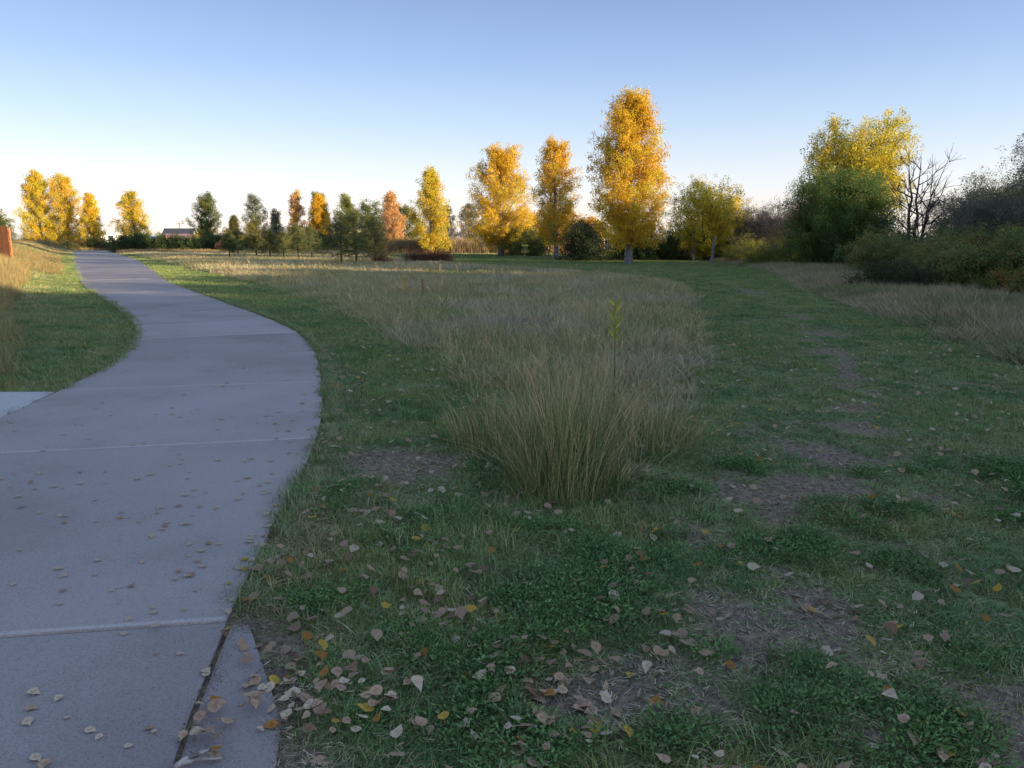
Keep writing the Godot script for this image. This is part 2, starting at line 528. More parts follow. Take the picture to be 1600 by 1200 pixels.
# d: called, label, category, group, x, z, h, r, base (crown base), shape, limbs, sprigs, size, hues [[colour, weight]...], trunk (radius), bark, leafy, stems
func tree(d: Dictionary) -> Node3D:
	rng.seed = hash(d.label) + int(d.x * 10.0)
	var o := thing(d.called, Vector3(d.x, height(d.x, d.z) - 0.03, d.z))
	tag(o, d.label, d.get("category", "tree"), d.get("group", ""))
	var h: float = d.h
	var r: float = d.r
	var base: float = d.get("base", h * 0.12)
	var shape: String = d.get("shape", "column")
	var bark: Color = d.get("bark", Color(0.16, 0.135, 0.115))
	var tr: float = d.get("trunk", 0.018 * h + 0.02)
	var stems: int = d.get("stems", 1)
	var rise: float = d.get("rise", 1.25 if shape == "column" or shape == "cone" else 0.85)
	var g := Geo.new()
	var spots := []                    # [position, limb number, share along the limb]
	var lean := Vector3(rr(-0.03, 0.03), 0, rr(-0.03, 0.03)) * h
	for s in stems:
		var foot := Vector3.ZERO
		var head := Vector3(0, h * 0.94, 0) + lean
		if stems > 1:
			var a := TAU * s / stems + rr(-0.5, 0.5)
			foot = Vector3(cos(a), 0, sin(a)) * minf(0.12 * r, 0.25)
			head = Vector3(cos(a) * r * rr(0.2, 0.6), h * rr(0.62, 0.9), sin(a) * r * rr(0.2, 0.6))
		var pts := []
		var rad := []
		for q in 9:
			var t := q / 8.0
			var wob := Vector3(rr(-1, 1), 0, rr(-1, 1)) * 0.012 * h * sin(PI * t)
			pts.append(foot.lerp(head, t) + Vector3(head.x - foot.x, 0, head.z - foot.z) * (t * t - t) * 0.5 + wob)
			rad.append(maxf(tr / sqrt(stems) * (1.25 if q == 0 else 1.0) * pow(1.0 - t * 0.93, 0.9), 0.012))
		g.tube(pts, rad, 7 if stems == 1 else 5, bark)
		var n: int = int(ceil(float(d.get("limbs", 26)) / stems))
		for k in n:
			var t := (k + rr(0.0, 1.0)) / n
			var y := lerpf(base, h * 0.95, pow(t, 0.9))
			var crown_t := clampf((y - base) / (h - base), 0, 1)
			var reach := maxf(profile(shape, crown_t) * r * rr(0.72, 1.08), 0.15)
			var at_t := clampf((y - reach * rise * 0.75) / (h * 0.94), 0.05 if stems > 1 else minf(0.9, base * 0.8 / h), 0.97)
			var from: Vector3 = pts[int(at_t * 8.0)].lerp(pts[mini(int(at_t * 8.0) + 1, 8)], at_t * 8.0 - int(at_t * 8.0))
			var a := k * 2.399 + rr(-0.5, 0.5) + s * 1.3
			var tip := Vector3(cos(a) * reach, y, sin(a) * reach) + lean * (y / h)
			if stems > 1: tip += Vector3(head.x, 0, head.z) * 0.15
			var lp := []
			var lr := []
			var lr0: float = minf(tr * 0.42 / sqrt(stems), 0.05) * (1.0 - 0.6 * at_t) + 0.006
			for q in 5:
				var u := q / 4.0
				lp.append(from.lerp(tip, u) + Vector3(0, -0.12 * reach * sin(PI * u), 0) + Vector3(rr(-1, 1), rr(-1, 1), rr(-1, 1)) * 0.06 * reach * sin(PI * u))
				lr.append(maxf(lr0 * (1.0 - 0.85 * u), 0.006))
			g.tube(lp, lr, 4, bark)
			for q in 5: spots.append([lp, k + s * 97])
			for q in d.get("twigs", 3):
				var u := rr(0.3, 0.95)
				var b: Vector3 = lp[int(u * 4.0)]
				var dirn: Vector3 = ((tip - from).normalized() + random_dir() * 0.8 + Vector3(0, 0.25, 0)).normalized()
				var len := reach * rr(0.25, 0.5) + 0.1
				g.tube([b, b + dirn * len * 0.5 + Vector3(rr(-1, 1), rr(-1, 1), rr(-1, 1)) * 0.04, b + dirn * len], [lr0 * 0.45, lr0 * 0.3, 0.005], 3, bark)
				spots.append([[b, b + dirn * len * 0.5, b + dirn * len, b + dirn * len * 1.05, b + dirn * len * 1.1], k + s * 97])
	obj("trunk", g.mesh(true), bark_mat, o)
	var total: int = d.get("sprigs", 1200)
	if total > 0:
		var hues: Array = d.hues
		var sum := 0.0
		for hu in hues: sum += hu[1]
		var mesh_set: Array = d.get("leaves", sprigs)
		var at := []
		var tint := PackedColorArray()
		var size: float = d.get("size", 1.0)
		var puff: float = d.get("puff", 0.11) * r + 0.08
		for k in total:
			var pick: Array = spots[rng.randi() % spots.size()]
			var lp: Array = pick[0]
			var u := pow(rr(0.08, 1.0), 0.75) * 3.999
			var p: Vector3 = lp[int(u)].lerp(lp[int(u) + 1], u - int(u))
			p += Vector3(rng.randfn(), rng.randfn() * 0.9, rng.randfn()) * puff * 0.6
			p.y = maxf(p.y, 0.08)
			var b := Basis(random_dir(), rr(0, TAU)) * size * rr(0.75, 1.25)
			if mesh_set == needle_sprigs:
				b = Basis.looking_at((lp[4] - lp[0] + random_dir() * 0.3).normalized() * -1.0, Vector3(0.1, 1, 0.2)) * size * rr(0.8, 1.2)
			at.append(Transform3D(b, p))
			var roll := fposmod(sin(pick[1] * 12.9898 + d.x) * 437.5, 1.0) * 0.55 + rng.randf() * 0.45
			roll *= sum
			var col: Color = hues[-1][0]
			for hu in hues:
				if roll < hu[1]:
					col = hu[0]
					break
				roll -= hu[1]
			tint.append(col * rr(0.78, 1.15))
		copies("crown", mesh_set[rng.randi() % mesh_set.size()], leaf_mat, at, tint, o).set_meta("kind", "stuff")
	return o

const GOLD := Color(0.78, 0.52, 0.045)
const AMBER := Color(0.68, 0.42, 0.04)
const LEMON := Color(0.68, 0.57, 0.06)
const LIME := Color(0.34, 0.34, 0.06)
const OLIVE := Color(0.17, 0.19, 0.045)
const GREEN := Color(0.10, 0.15, 0.045)
const DARK := Color(0.06, 0.085, 0.035)
const PEACH := Color(0.72, 0.44, 0.19)
const SILVER := Color(0.22, 0.24, 0.165)
const TAUPE := Color(0.29, 0.235, 0.18)
const RUST := Color(0.22, 0.085, 0.045)

func build_trees() -> void:
	var far := "poplars across the far side of the park"
	var grey_bark := Color(0.26, 0.235, 0.22)
	# the large poplars beyond the meadow
	tree({"called": "poplar_tree", "label": "tallest golden poplar, pale bare trunk standing on the lawn", "x": 7.4, "z": -49.4, "h": 10.9, "r": 2.75, "base": 1.75, "limbs": 70, "sprigs": 5200, "size": 0.8, "hues": [[GOLD, 6], [AMBER, 1], [LEMON, 3]], "trunk": 0.24, "bark": grey_bark, "group": far})
	tree({"called": "poplar_tree", "label": "slim amber poplar with thin crown beside the tallest golden poplar", "x": 3.5, "z": -62.0, "h": 9.6, "r": 2.0, "base": 1.7, "limbs": 50, "sprigs": 1900, "size": 0.85, "hues": [[GOLD, 5], [AMBER, 3], [LIME, 2]], "trunk": 0.2, "bark": grey_bark, "group": far})
	tree({"called": "poplar_tree", "label": "broad golden poplar with greenish lower crown above a round dark bush", "x": -1.0, "z": -71.0, "h": 10.1, "r": 3.5, "base": 1.5, "limbs": 66, "sprigs": 3700, "size": 0.9, "hues": [[GOLD, 6], [AMBER, 1], [LEMON, 2], [LIME, 2]], "trunk": 0.28, "bark": grey_bark, "group": far})
	tree({"called": "poplar_tree", "label": "yellow-green poplar standing at the band of tan reeds", "x": -8.3, "z": -80.0, "h": 8.7, "r": 2.6, "base": 1.1, "limbs": 46, "sprigs": 2100, "size": 0.95, "shape": "cone", "hues": [[LEMON, 6], [LIME, 1], [GOLD, 4]], "trunk": 0.15, "bark": grey_bark, "group": far})
	tree({"called": "poplar_tree", "label": "peach-coloured poplar with pale trunk beside dark round willows", "x": -13.1, "z": -86.0, "h": 6.8, "r": 1.75, "base": 0.7, "limbs": 34, "sprigs": 1000, "size": 1.05, "shape": "cone", "hues": [[PEACH, 6], [AMBER, 2]], "trunk": 0.13, "bark": grey_bark, "group": far})
	tree({"called": "poplar_tree", "label": "bright orange poplar behind the young pines", "x": -22.2, "z": -90.0, "h": 6.7, "r": 1.75, "base": 0.8, "limbs": 34, "sprigs": 1300, "size": 1.1, "shape": "cone", "hues": [[GOLD, 4], [AMBER, 5]], "group": far})
	tree({"called": "poplar_tree", "label": "narrow pinkish poplar touching the bright orange poplar", "x": -25.0, "z": -91.5, "h": 7.1, "r": 1.15, "base": 0.8, "limbs": 30, "sprigs": 700, "size": 1.05, "hues": [[PEACH, 5], [GOLD, 2]], "group": far})
	tree({"called": "poplar_tree", "label": "dark green poplar hidden behind the bright orange poplar", "x": -23.9, "z": -97.0, "h": 7.4, "r": 1.75, "base": 0.9, "limbs": 28, "sprigs": 800, "size": 1.1, "hues": [[OLIVE, 3], [GREEN, 2]], "group": far})
	tree({"called": "poplar_tree", "label": "small green and yellow poplar rising behind the dark pines", "x": -20.0, "z": -95.0, "h": 7.0, "r": 1.45, "base": 0.9, "limbs": 28, "sprigs": 700, "size": 1.1, "hues": [[LIME, 3], [OLIVE, 3], [LEMON, 1]], "group": far})
	tree({"called": "poplar_tree", "label": "thin silvery green poplar with see-through crown behind the hedge", "x": -32.6, "z": -100.0, "h": 7.4, "r": 1.75, "base": 1.2, "limbs": 34, "sprigs": 620, "size": 1.05, "hues": [[SILVER, 5], [OLIVE, 1]], "group": far})
	tree({"called": "poplar_tree", "label": "short silvery poplar against the thin silvery green poplar", "x": -30.4, "z": -101.0, "h": 5.4, "r": 1.0, "base": 0.8, "limbs": 20, "sprigs": 420, "size": 1.05, "hues": [[SILVER, 3], [OLIVE, 2]], "group": far})
	tree({"called": "poplar_tree", "label": "dark green round-topped poplar standing alone behind the hedge", "x": -38.8, "z": -100.0, "h": 7.4, "r": 2.3, "base": 0.9, "limbs": 40, "sprigs": 1050, "size": 1.1, "hues": [[GREEN, 5], [OLIVE, 3], [DARK, 2]], "group": far})
	tree({"called": "poplar_tree", "label": "yellow-green poplar beside the white house at the path end", "x": -54.0, "z": -112.0, "h": 8.6, "r": 2.5, "base": 0.5, "limbs": 40, "sprigs": 1400, "size": 1.2, "hues": [[LEMON, 3], [GOLD, 2], [LIME, 4]], "group": far})
	tree({"called": "poplar_tree", "label": "small bright yellow poplar between the twin tall poplars and white house", "x": -58.9, "z": -110.0, "h": 8.0, "r": 2.1, "base": 0.5, "limbs": 36, "sprigs": 1250, "size": 1.2, "shape": "cone", "hues": [[GOLD, 5], [LEMON, 4]], "group": far})
	tree({"called": "poplar_tree", "label": "tall yellow poplar at the path end, twin nearer the cedar fence", "x": -67.4, "z": -112.0, "h": 11.2, "r": 3.0, "base": 0.6, "limbs": 46, "sprigs": 2000, "size": 1.25, "hues": [[GOLD, 4], [LEMON, 5], [LIME, 1]], "group": far})
	tree({"called": "poplar_tree", "label": "tall yellow poplar at the path end, twin nearer the white house", "x": -64.0, "z": -113.0, "h": 10.9, "r": 3.3, "base": 0.6, "limbs": 46, "sprigs": 1900, "size": 1.25, "hues": [[GOLD, 5], [LEMON, 3], [AMBER, 1]], "group": far})
	for q in [[-69.0, -105.0, 5.9, 2.2], [-72.5, -108.0, 6.4, 2.4], [-76.0, -104.0, 5.4, 2.2]]:
		tree({"called": "elm_tree", "label": "dark olive tree behind the cedar fence", "group": "dark trees behind the cedar fence", "x": q[0], "z": q[1], "h": q[2], "r": q[3], "base": 0.8, "shape": "round", "limbs": 26, "sprigs": 620, "size": 1.2, "hues": [[OLIVE, 4], [GREEN, 2], [LIME, 1]]})
	# willows, far brush and low trees behind the meadow
	tree({"called": "willow_tree", "label": "round dark green willow behind the peach-coloured poplar", "x": -18.2, "z": -100.0, "h": 6.4, "r": 2.5, "base": 0.4, "shape": "round", "limbs": 36, "sprigs": 1000, "size": 1.2, "hues": [[GREEN, 4], [OLIVE, 4]]})
	tree({"called": "willow_tree", "label": "round olive willow between the peach and the yellow-green poplars", "x": -14.2, "z": -103.0, "h": 6.1, "r": 2.4, "base": 0.4, "shape": "round", "limbs": 34, "sprigs": 900, "size": 1.2, "hues": [[OLIVE, 5], [LIME, 2], [GREEN, 2]]})
	for q in [[-8.0, 5.7, 1.7], [-5.2, 6.0, 1.8], [-2.4, 5.2, 1.7]]:
		tree({"called": "brush_tree", "label": "thin brown-leaved tree behind the tan reeds", "group": "brown trees behind the reeds", "x": q[0], "z": -100.0 + q[1], "h": q[1], "r": q[2], "base": 0.5, "limbs": 30, "sprigs": 520, "size": 1.05, "hues": [[TAUPE, 4], [OLIVE, 2], [PEACH, 1]]})
	for q in [[2.6, -86.0, 4.6, 2.1], [5.6, -84.0, 4.9, 2.1], [8.6, -88.0, 4.1, 1.9]]:
		tree({"called": "maple_tree", "label": "low orange tree behind the slim amber poplar", "group": "low orange trees behind the poplars", "x": q[0], "z": q[1], "h": q[2], "r": q[3], "base": 0.5, "shape": "round", "limbs": 30, "sprigs": 800, "size": 1.1, "hues": [[AMBER, 5], [PEACH, 2], [RUST, 1]]})
	tree({"called": "willow_tree", "label": "spreading yellow-green willow with forked trunk behind two wooden posts", "x": 14.3, "z": -57.0, "h": 5.9, "r": 3.0, "base": 1.5, "shape": "flat", "stems": 4, "limbs": 70, "sprigs": 3000, "size": 0.8, "trunk": 0.26, "bark": Color(0.07, 0.055, 0.045), "hues": [[LEMON, 7], [LIME, 2], [GOLD, 3]]})
	tree({"called": "cottonwood_tree", "label": "tall yellow-green cottonwood rising behind the green willow", "x": 21.8, "z": -50.0, "h": 9.6, "r": 3.3, "base": 4.3, "shape": "round", "stems": 2, "limbs": 70, "sprigs": 3600, "size": 0.9, "trunk": 0.3, "hues": [[LEMON, 7], [LIME, 3], [GOLD, 2]]})
	tree({"called": "willow_tree", "label": "large rounded green willow in front of the tall cottonwood", "x": 17.9, "z": -42.6, "h": 5.3, "r": 3.1, "base": 0.35, "shape": "round", "stems": 3, "limbs": 90, "sprigs": 7000, "size": 1.1, "leaves": small_sprigs, "trunk": 0.26, "bark": Color(0.07, 0.055, 0.045), "hues": [[Color(0.105, 0.18, 0.05), 6], [OLIVE, 2], [LIME, 1]]})
	tree({"called": "dead_tree", "label": "bare dead tree with dark forked branches against the sky", "x": 19.6, "z": -38.0, "h": 6.5, "r": 1.9, "base": 1.3, "shape": "flat", "stems": 3, "limbs": 36, "twigs": 7, "sprigs": 0, "trunk": 0.2, "bark": Color(0.085, 0.07, 0.06), "hues": []})
	for q in [[24.0, -34.0, 6.0], [25.8, -33.0, 6.4]]:
		tree({"called": "dead_tree", "label": "bare grey tree top showing above the dark brush", "group": "bare trees above the brush", "x": q[0], "z": q[1], "h": q[2], "r": 1.6, "base": 2.0, "stems": 2, "limbs": 26, "twigs": 7, "sprigs": 0, "trunk": 0.1, "bark": Color(0.16, 0.13, 0.11), "hues": []})
	# young pines in the meadow
	var pine := ["short young pine at the hedge end of the row", "young pine with a bare lower trunk beside the short one", "golden-tipped young pine in the middle of the row", "wide young pine in the row of pines", "leaning young pine near the meadow's bare patch", "slender young pine between two wide ones", "tall dark young pine toward the orange poplar", "tall dark young pine with low side branches", "dark bushy pine at the lawn end of the row", "low spreading dark pine last in the row"]
	var spots := [[-22.5, -62.0, 2.0], [-23.2, -66.0, 2.3], [-19.7, -60.0, 3.1], [-17.4, -56.0, 2.2], [-17.0, -58.0, 2.1], [-15.1, -55.0, 2.6], [-14.9, -58.0, 2.4], [-10.3, -47.0, 3.3], [-9.2, -46.0, 3.2], [-7.9, -45.0, 2.9]]
	for k in spots.size():
		var hue := [[Color(0.15, 0.175, 0.07), 4], [Color(0.26, 0.24, 0.08), 3]]
		if k == 2: hue = [[Color(0.28, 0.24, 0.05), 4], [Color(0.10, 0.11, 0.03), 2]]
		tree({"called": "pine_tree", "label": pine[k], "group": "young pines in the meadow", "x": spots[k][0], "z": spots[k][1], "h": spots[k][2], "r": spots[k][2] * 0.44, "base": 0.7, "shape": "cone", "rise": 0.15, "limbs": 34, "sprigs": 300, "size": 1.2, "puff": 0.08, "leaves": needle_sprigs, "trunk": 0.06, "bark": Color(0.06, 0.045, 0.035), "hues": hue})
	tree({"called": "spruce_tree", "label": "pointed golden-lit spruce behind the hedge", "x": -42.5, "z": -120.0, "h": 5.0, "r": 1.1, "base": 0.3, "shape": "cone", "rise": 0.1, "limbs": 40, "sprigs": 700, "size": 2.2, "leaves": needle_sprigs, "hues": [[Color(0.14, 0.13, 0.04), 1]]})

func bush(label: String, called: String, group: String, x: float, z: float, h: float, r: float, n: int, hues: Array, size := 1.0, leaves: Array = [], cat := "shrub") -> Node3D:
	return tree({"called": called, "label": label, "category": cat, "group": group, "x": x, "z": z, "h": h, "r": r, "base": 0.1, "shape": "round", "stems": 5, "limbs": 40, "sprigs": n, "size": size, "puff": 0.22, "trunk": 0.07, "bark": Color(0.07, 0.055, 0.045), "hues": hues, "leaves": leaves if leaves else sprigs})

func build_shrubs() -> void:
	var dusk := [[Color(0.20, 0.20, 0.155), 4], [Color(0.15, 0.165, 0.105), 4], [TAUPE, 2]]
	var mixed := [[GREEN, 4], [DARK, 4], [OLIVE, 2]]
	# the brush along the lawn's far edge
	bush("round dark bush at the foot of the broad golden poplar", "round_bush", "", 1.1, -69.5, 2.5, 2.1, 1300, [[GREEN, 3], [OLIVE, 3], [DARK, 3]], 0.9)
	bush("dark blue-green bush beside the tallest golden poplar", "round_bush", "", 5.2, -56.5, 3.0, 1.7, 1000, [[DARK, 4], [Color(0.04, 0.06, 0.04), 3]], 0.9)
	bush("low dark bush behind the tallest golden poplar", "round_bush", "", 9.0, -58.0, 2.4, 2.0, 900, mixed, 0.9)
	bush("green bush under the spreading willow", "round_bush", "", 11.8, -59.0, 2.2, 1.8, 800, [[OLIVE, 4], [GREEN, 3], [AMBER, 1]], 0.9)
	for q in [[15.6, -63.0, 3.4, 2.1], [17.4, -56.5, 3.4, 2.0], [22.6, -60.0, 4.8, 2.3], [16.8, -61.0, 3.9, 2.2], [18.9, -61.5, 4.5, 2.3], [20.6, -58.0, 4.1, 2.2], [18.6, -54.0, 3.3, 2.1], [21.5, -55.0, 4.5, 2.1]]:
		bush("grey-purple brush between the spreading willow and the large green willow", "olive_shrub", "grey-purple brush", q[0], q[1], q[2], q[3], 2200, [[Color(0.18, 0.155, 0.14), 4], [TAUPE, 3], [DARK, 1]], 0.9, small_sprigs)
	for q in [[15.2, -51.0, 1.6, 1.5], [16.6, -48.0, 1.7, 1.6], [14.9, -46.0, 1.1, 1.1]]:
		bush("low yellow-green thicket at the lawn edge below the grey brush", "thicket", "low thicket at the lawn edge", q[0], q[1], q[2], q[3], 800, [[OLIVE, 4], [LIME, 2], [TAUPE, 1]], 0.7, small_sprigs)
	# the brush on the near side of the creek
	var near := [[22.5, -37.0, 4.6, 2.2], [21.6, -33.0, 3.6, 2.2], [19.2, -31.0, 3.3, 2.0], [21.3, -30.0, 4.3, 2.1], [19.6, -27.0, 5.2, 2.2], [22.5, -28.0, 7.8, 2.8], [18.6, -25.5, 4.9, 2.1], [20.4, -25.6, 7.9, 2.7], [22.4, -31.5, 7.0, 2.6], [24.0, -42.0, 4.3, 2.3], [26.0, -41.0, 4.8, 2.4], [28.0, -39.0, 4.8, 2.4], [25.0, -37.0, 4.6, 2.3]]
	for q in near:
		bush("tall dark brush with grey leaves beyond the bare dead tree", "olive_shrub", "tall dark creek brush", q[0], q[1], q[2], q[3], 2300, dusk, 0.9, small_sprigs)
	for q in [[16.9, -35.5, 1.9, 1.5], [15.2, -31.5, 1.6, 1.3], [16.8, -29.0, 1.9, 1.4], [14.6, -26.5, 1.5, 1.2], [16.4, -24.5, 2.0, 1.4], [14.4, -21.5, 1.8, 1.2], [13.1, -22.8, 1.2, 0.9], [15.6, -19.6, 2.3, 1.3]]:
		bush("leafy green bush at the edge of the rough grass", "creek_bush", "creek bushes at the rough grass", q[0], q[1], q[2], q[3], 1500, [[Color(0.15, 0.21, 0.07), 4], [Color(0.24, 0.25, 0.08), 4], [Color(0.30, 0.22, 0.06), 1], [GREEN, 2]], 0.6)
	for q in [[13.0, -20.6, 0.75, 0.5], [14.2, -23.6, 1.9, 0.5], [12.7, -18.9, 0.8, 0.5]]:
		bush("small orange-leaved shrub in front of the green creek bushes", "orange_shrub", "orange-leaved creek shrubs", q[0], q[1], q[2], q[3], 260, [[Color(0.30, 0.19, 0.06), 2], [OLIVE, 2], [GREEN, 1]], 0.55)
	bush("dark grassy mound-shaped bush standing in the rough grass", "mound_bush", "", 11.3, -23.0, 0.85, 1.0, 900, [[DARK, 3], [Color(0.06, 0.055, 0.035), 3]], 0.7, small_sprigs)
	# the tree belt beyond the frame, along the creek, that keeps the low sun off the lawn
	var belt := [[19.5, -20.0, 4.5], [21.0, -17.0, 4.2], [19.8, -14.0, 4.5], [21.5, -11.5, 4.1], [20.0, -9.0, 4.5], [21.8, -6.5, 3.8], [20.0, -4.0, 4.6], [21.6, -1.5, 5.0], [20.2, 1.0, 5.4], [21.8, 3.5, 5.2], [20.0, 6.0, 6.0], [21.8, 8.5, 6.0], [20.4, 11.0, 6.6], [22.0, 13.5, 6.0], [20.5, 16.0, 6.2], [25.0, -22.0, 5.0], [26.5, -26.0, 5.2], [27.5, -31.0, 5.0], [26.0, 2.0, 6.0], [26.0, 8.0, 6.0]]
	var first: Node3D
	for q in belt:
		var label := "dense dark creekside tree in the belt beside the lawn"
		if first == null:
			first = tree({"called": "belt_tree", "label": label, "group": "tree belt along the creek", "x": q[0], "z": q[1], "h": 6.0, "r": 2.2, "base": 0.15, "shape": "round", "stems": 4, "limbs": 70, "sprigs": 3000, "size": 1.15, "puff": 0.22, "hues": mixed})
			first.scale.y = q[2] / 6.0
		else:
			var o: Node3D = first.duplicate()
			o.name = numbered("belt_tree")
			add_child(o)
			o.position = Vector3(q[0], 0, q[1])
			o.rotation.y = q[0] * 7.0 + q[1]
			o.scale = Vector3(1.0, q[2] / 6.0, 1.0)
	# red shrubs in the meadow, hedge and scrub far behind
	for q in [[-6.3, -49.5, 0.95, 0.8], [-5.2, -49.0, 0.85, 0.7], [-4.3, -48.6, 0.95, 0.6], [-8.0, -47.5, 0.7, 0.6]]:
		bush("red-brown twiggy shrub on the far meadow edge", "red_shrub", "red shrubs on the meadow edge", q[0], q[1], q[2], q[3], 420, [[RUST, 3], [Color(0.13, 0.07, 0.055), 3]], 0.55, small_sprigs)
	for k in 12:
		var x := -43.5 + k * 2.05
		bush("dark green hedge shrub along the far meadow side", "hedge_shrub", "hedge along the far meadow", x, -87.5 + 0.6 * sin(k * 2.0), 1.9 + 0.25 * sin(k * 1.3), 1.45, 620, [[GREEN, 4], [DARK, 4], [Color(0.09, 0.08, 0.05), 1]], 1.0)
	for k in 9:
		var x := -66.0 + k * 2.5
		bush("brown scrub bush across the end of the path", "scrub_bush", "scrub at the path end", x, -105.5 + 0.8 * sin(k * 2.6), 1.15 + 0.3 * sin(k * 1.9), 1.6, 420, [[Color(0.13, 0.085, 0.05), 3], [OLIVE, 2], [DARK, 2]], 1.1)
	bush("orange bush glowing in front of the hedge", "orange_bush", "", -32.0, -85.6, 1.15, 0.4, 160, [[Color(0.55, 0.22, 0.12), 1]], 0.8)
	for q in [[-51.0, -130.0, 3.6, 1.9, LEMON], [-47.8, -132.0, 2.9, 1.4, GOLD], [-44.0, -134.0, 3.2, 1.8, PEACH], [-35.5, -128.0, 3.6, 1.6, TAUPE], [-28.0, -128.0, 3.4, 1.7, TAUPE]]:
		bush("small autumn tree among the far houses", "garden_tree", "garden trees among the houses", q[0], q[1], q[2], q[3], 420, [[q[4], 4], [OLIVE, 1]], 1.3, [], "tree")

# ------------------------------------------------------------------ houses, poles, fence
func house(label: String, x: float, z: float, turn: float, w: float, dp: float, wall_h: float, roof_h: float, wall: Color, roof: Color) -> void:
	var o := thing("house", Vector3(x, 0, z), turn)
	tag(o, label, "house")
	var g := Geo.new()
	g.box(Vector3(-w / 2, -0.2, -dp / 2), Vector3(w / 2, wall_h, dp / 2), Color.WHITE)
	g.tri(Vector3(-w / 2, wall_h, dp / 2), Vector3(-w / 2, wall_h + roof_h * 0.97, 0), Vector3(-w / 2, wall_h, -dp / 2), Color.WHITE)
	g.tri(Vector3(w / 2, wall_h, -dp / 2), Vector3(w / 2, wall_h + roof_h * 0.97, 0), Vector3(w / 2, wall_h, dp / 2), Color.WHITE)
	obj("wall", g.mesh(), plain(wall), o)
	g = Geo.new()
	for s in [-1.0, 1.0]:
		var a := Vector3(-w / 2 - 0.3, wall_h - 0.12, s * (dp / 2 + 0.35))
		var b := Vector3(w / 2 + 0.3, wall_h - 0.12, s * (dp / 2 + 0.35))
		var c := Vector3(w / 2 + 0.3, wall_h + roof_h, 0)
		var d := Vector3(-w / 2 - 0.3, wall_h + roof_h, 0)
		var up := Vector3(0, 0.14, 0)
		g.quad(a + up, b + up, c + up, d + up, Color.WHITE)
		g.quad(a, b, c, d, Color.WHITE)
		g.quad(a, b, b + up, a + up, Color.WHITE)
		g.quad(b, c, c + up, b + up, Color.WHITE)
		g.quad(a, d, d + up, a + up, Color.WHITE)
	obj("roof", g.mesh(), plain(roof), o)
	for k in 3:
		var wx := -w * 0.32 + k * w * 0.32
		var f := Geo.new()
		f.box(Vector3(wx - 0.5, wall_h * 0.4, dp / 2), Vector3(wx + 0.5, wall_h * 0.82, dp / 2 + 0.04), Color.WHITE)
		var win := obj("window", f.mesh(), plain(srgb(0.6, 0.6, 0.6)), o)
		var pn := Geo.new()
		pn.box(Vector3(wx - 0.42, wall_h * 0.43, dp / 2 + 0.03), Vector3(wx + 0.42, wall_h * 0.79, dp / 2 + 0.05), Color.WHITE)
		obj("pane", pn.mesh(), plain(srgb(0.03, 0.035, 0.045), 0.1), win)
	var dg := Geo.new()
	dg.box(Vector3(w * 0.43 - 0.5, 0, dp / 2), Vector3(w * 0.43 + 0.4, wall_h * 0.78, dp / 2 + 0.05), Color.WHITE)
	obj("door", dg.mesh(), plain(srgb(0.12, 0.08, 0.06), 0.6), o)

func build_town() -> void:
	house("white house with pale roof at the end of the path", -74.5, -145.0, 0.5, 7.0, 5.5, 2.6, 1.3, srgb(0.75, 0.72, 0.68), srgb(0.55, 0.53, 0.5))
	house("low red building behind the hedge", -64.0, -150.0, 0.15, 5.0, 4.0, 1.8, 0.5, srgb(0.30, 0.055, 0.04), srgb(0.38, 0.22, 0.19))
	house("low white building beside the red one", -69.5, -152.0, 0.1, 5.0, 4.0, 1.5, 0.4, srgb(0.7, 0.67, 0.62), srgb(0.6, 0.58, 0.55))
	house("dark roofed house behind the red building", -70.0, -165.0, 0.2, 5.5, 5.0, 2.3, 1.2, srgb(0.28, 0.28, 0.30), srgb(0.06, 0.065, 0.085))
	house("white house with reddish roof behind the silvery poplars", -45.5, -140.0, 0.1, 6.0, 5.0, 1.7, 0.6, srgb(0.65, 0.62, 0.58), srgb(0.34, 0.19, 0.15))
	house("grey house with grey gable roof behind the young pines", -39.5, -132.0, 0.9, 6.5, 5.5, 1.7, 1.2, srgb(0.38, 0.37, 0.37), srgb(0.17, 0.165, 0.17))
	house("pale house glimpsed behind the slim amber poplar", 8.6, -110.0, 0.1, 8.0, 5.0, 2.0, 1.0, srgb(0.55, 0.54, 0.54), srgb(0.2, 0.2, 0.22))
	for q in [[-70.0, -165.0, 5.0], [-62.0, -190.0, 5.5]]:
		var o := thing("utility_pole", Vector3(q[0], 0, q[1]))
		tag(o, "thin utility pole standing among the far houses", "pole", "utility poles among the houses")
		var g := Geo.new()
		g.tube([Vector3(0, -0.3, 0), Vector3(0, q[2], 0)], [0.11, 0.08], 6, Color.WHITE, true)
		obj("post", g.mesh(true), plain(srgb(0.2, 0.17, 0.14)), o)
		g = Geo.new()
		g.box(Vector3(-0.7, q[2] - 0.5, -0.05), Vector3(0.7, q[2] - 0.38, 0.05), Color.WHITE)
		obj("crossarm", g.mesh(), plain(srgb(0.2, 0.17, 0.14)), o)

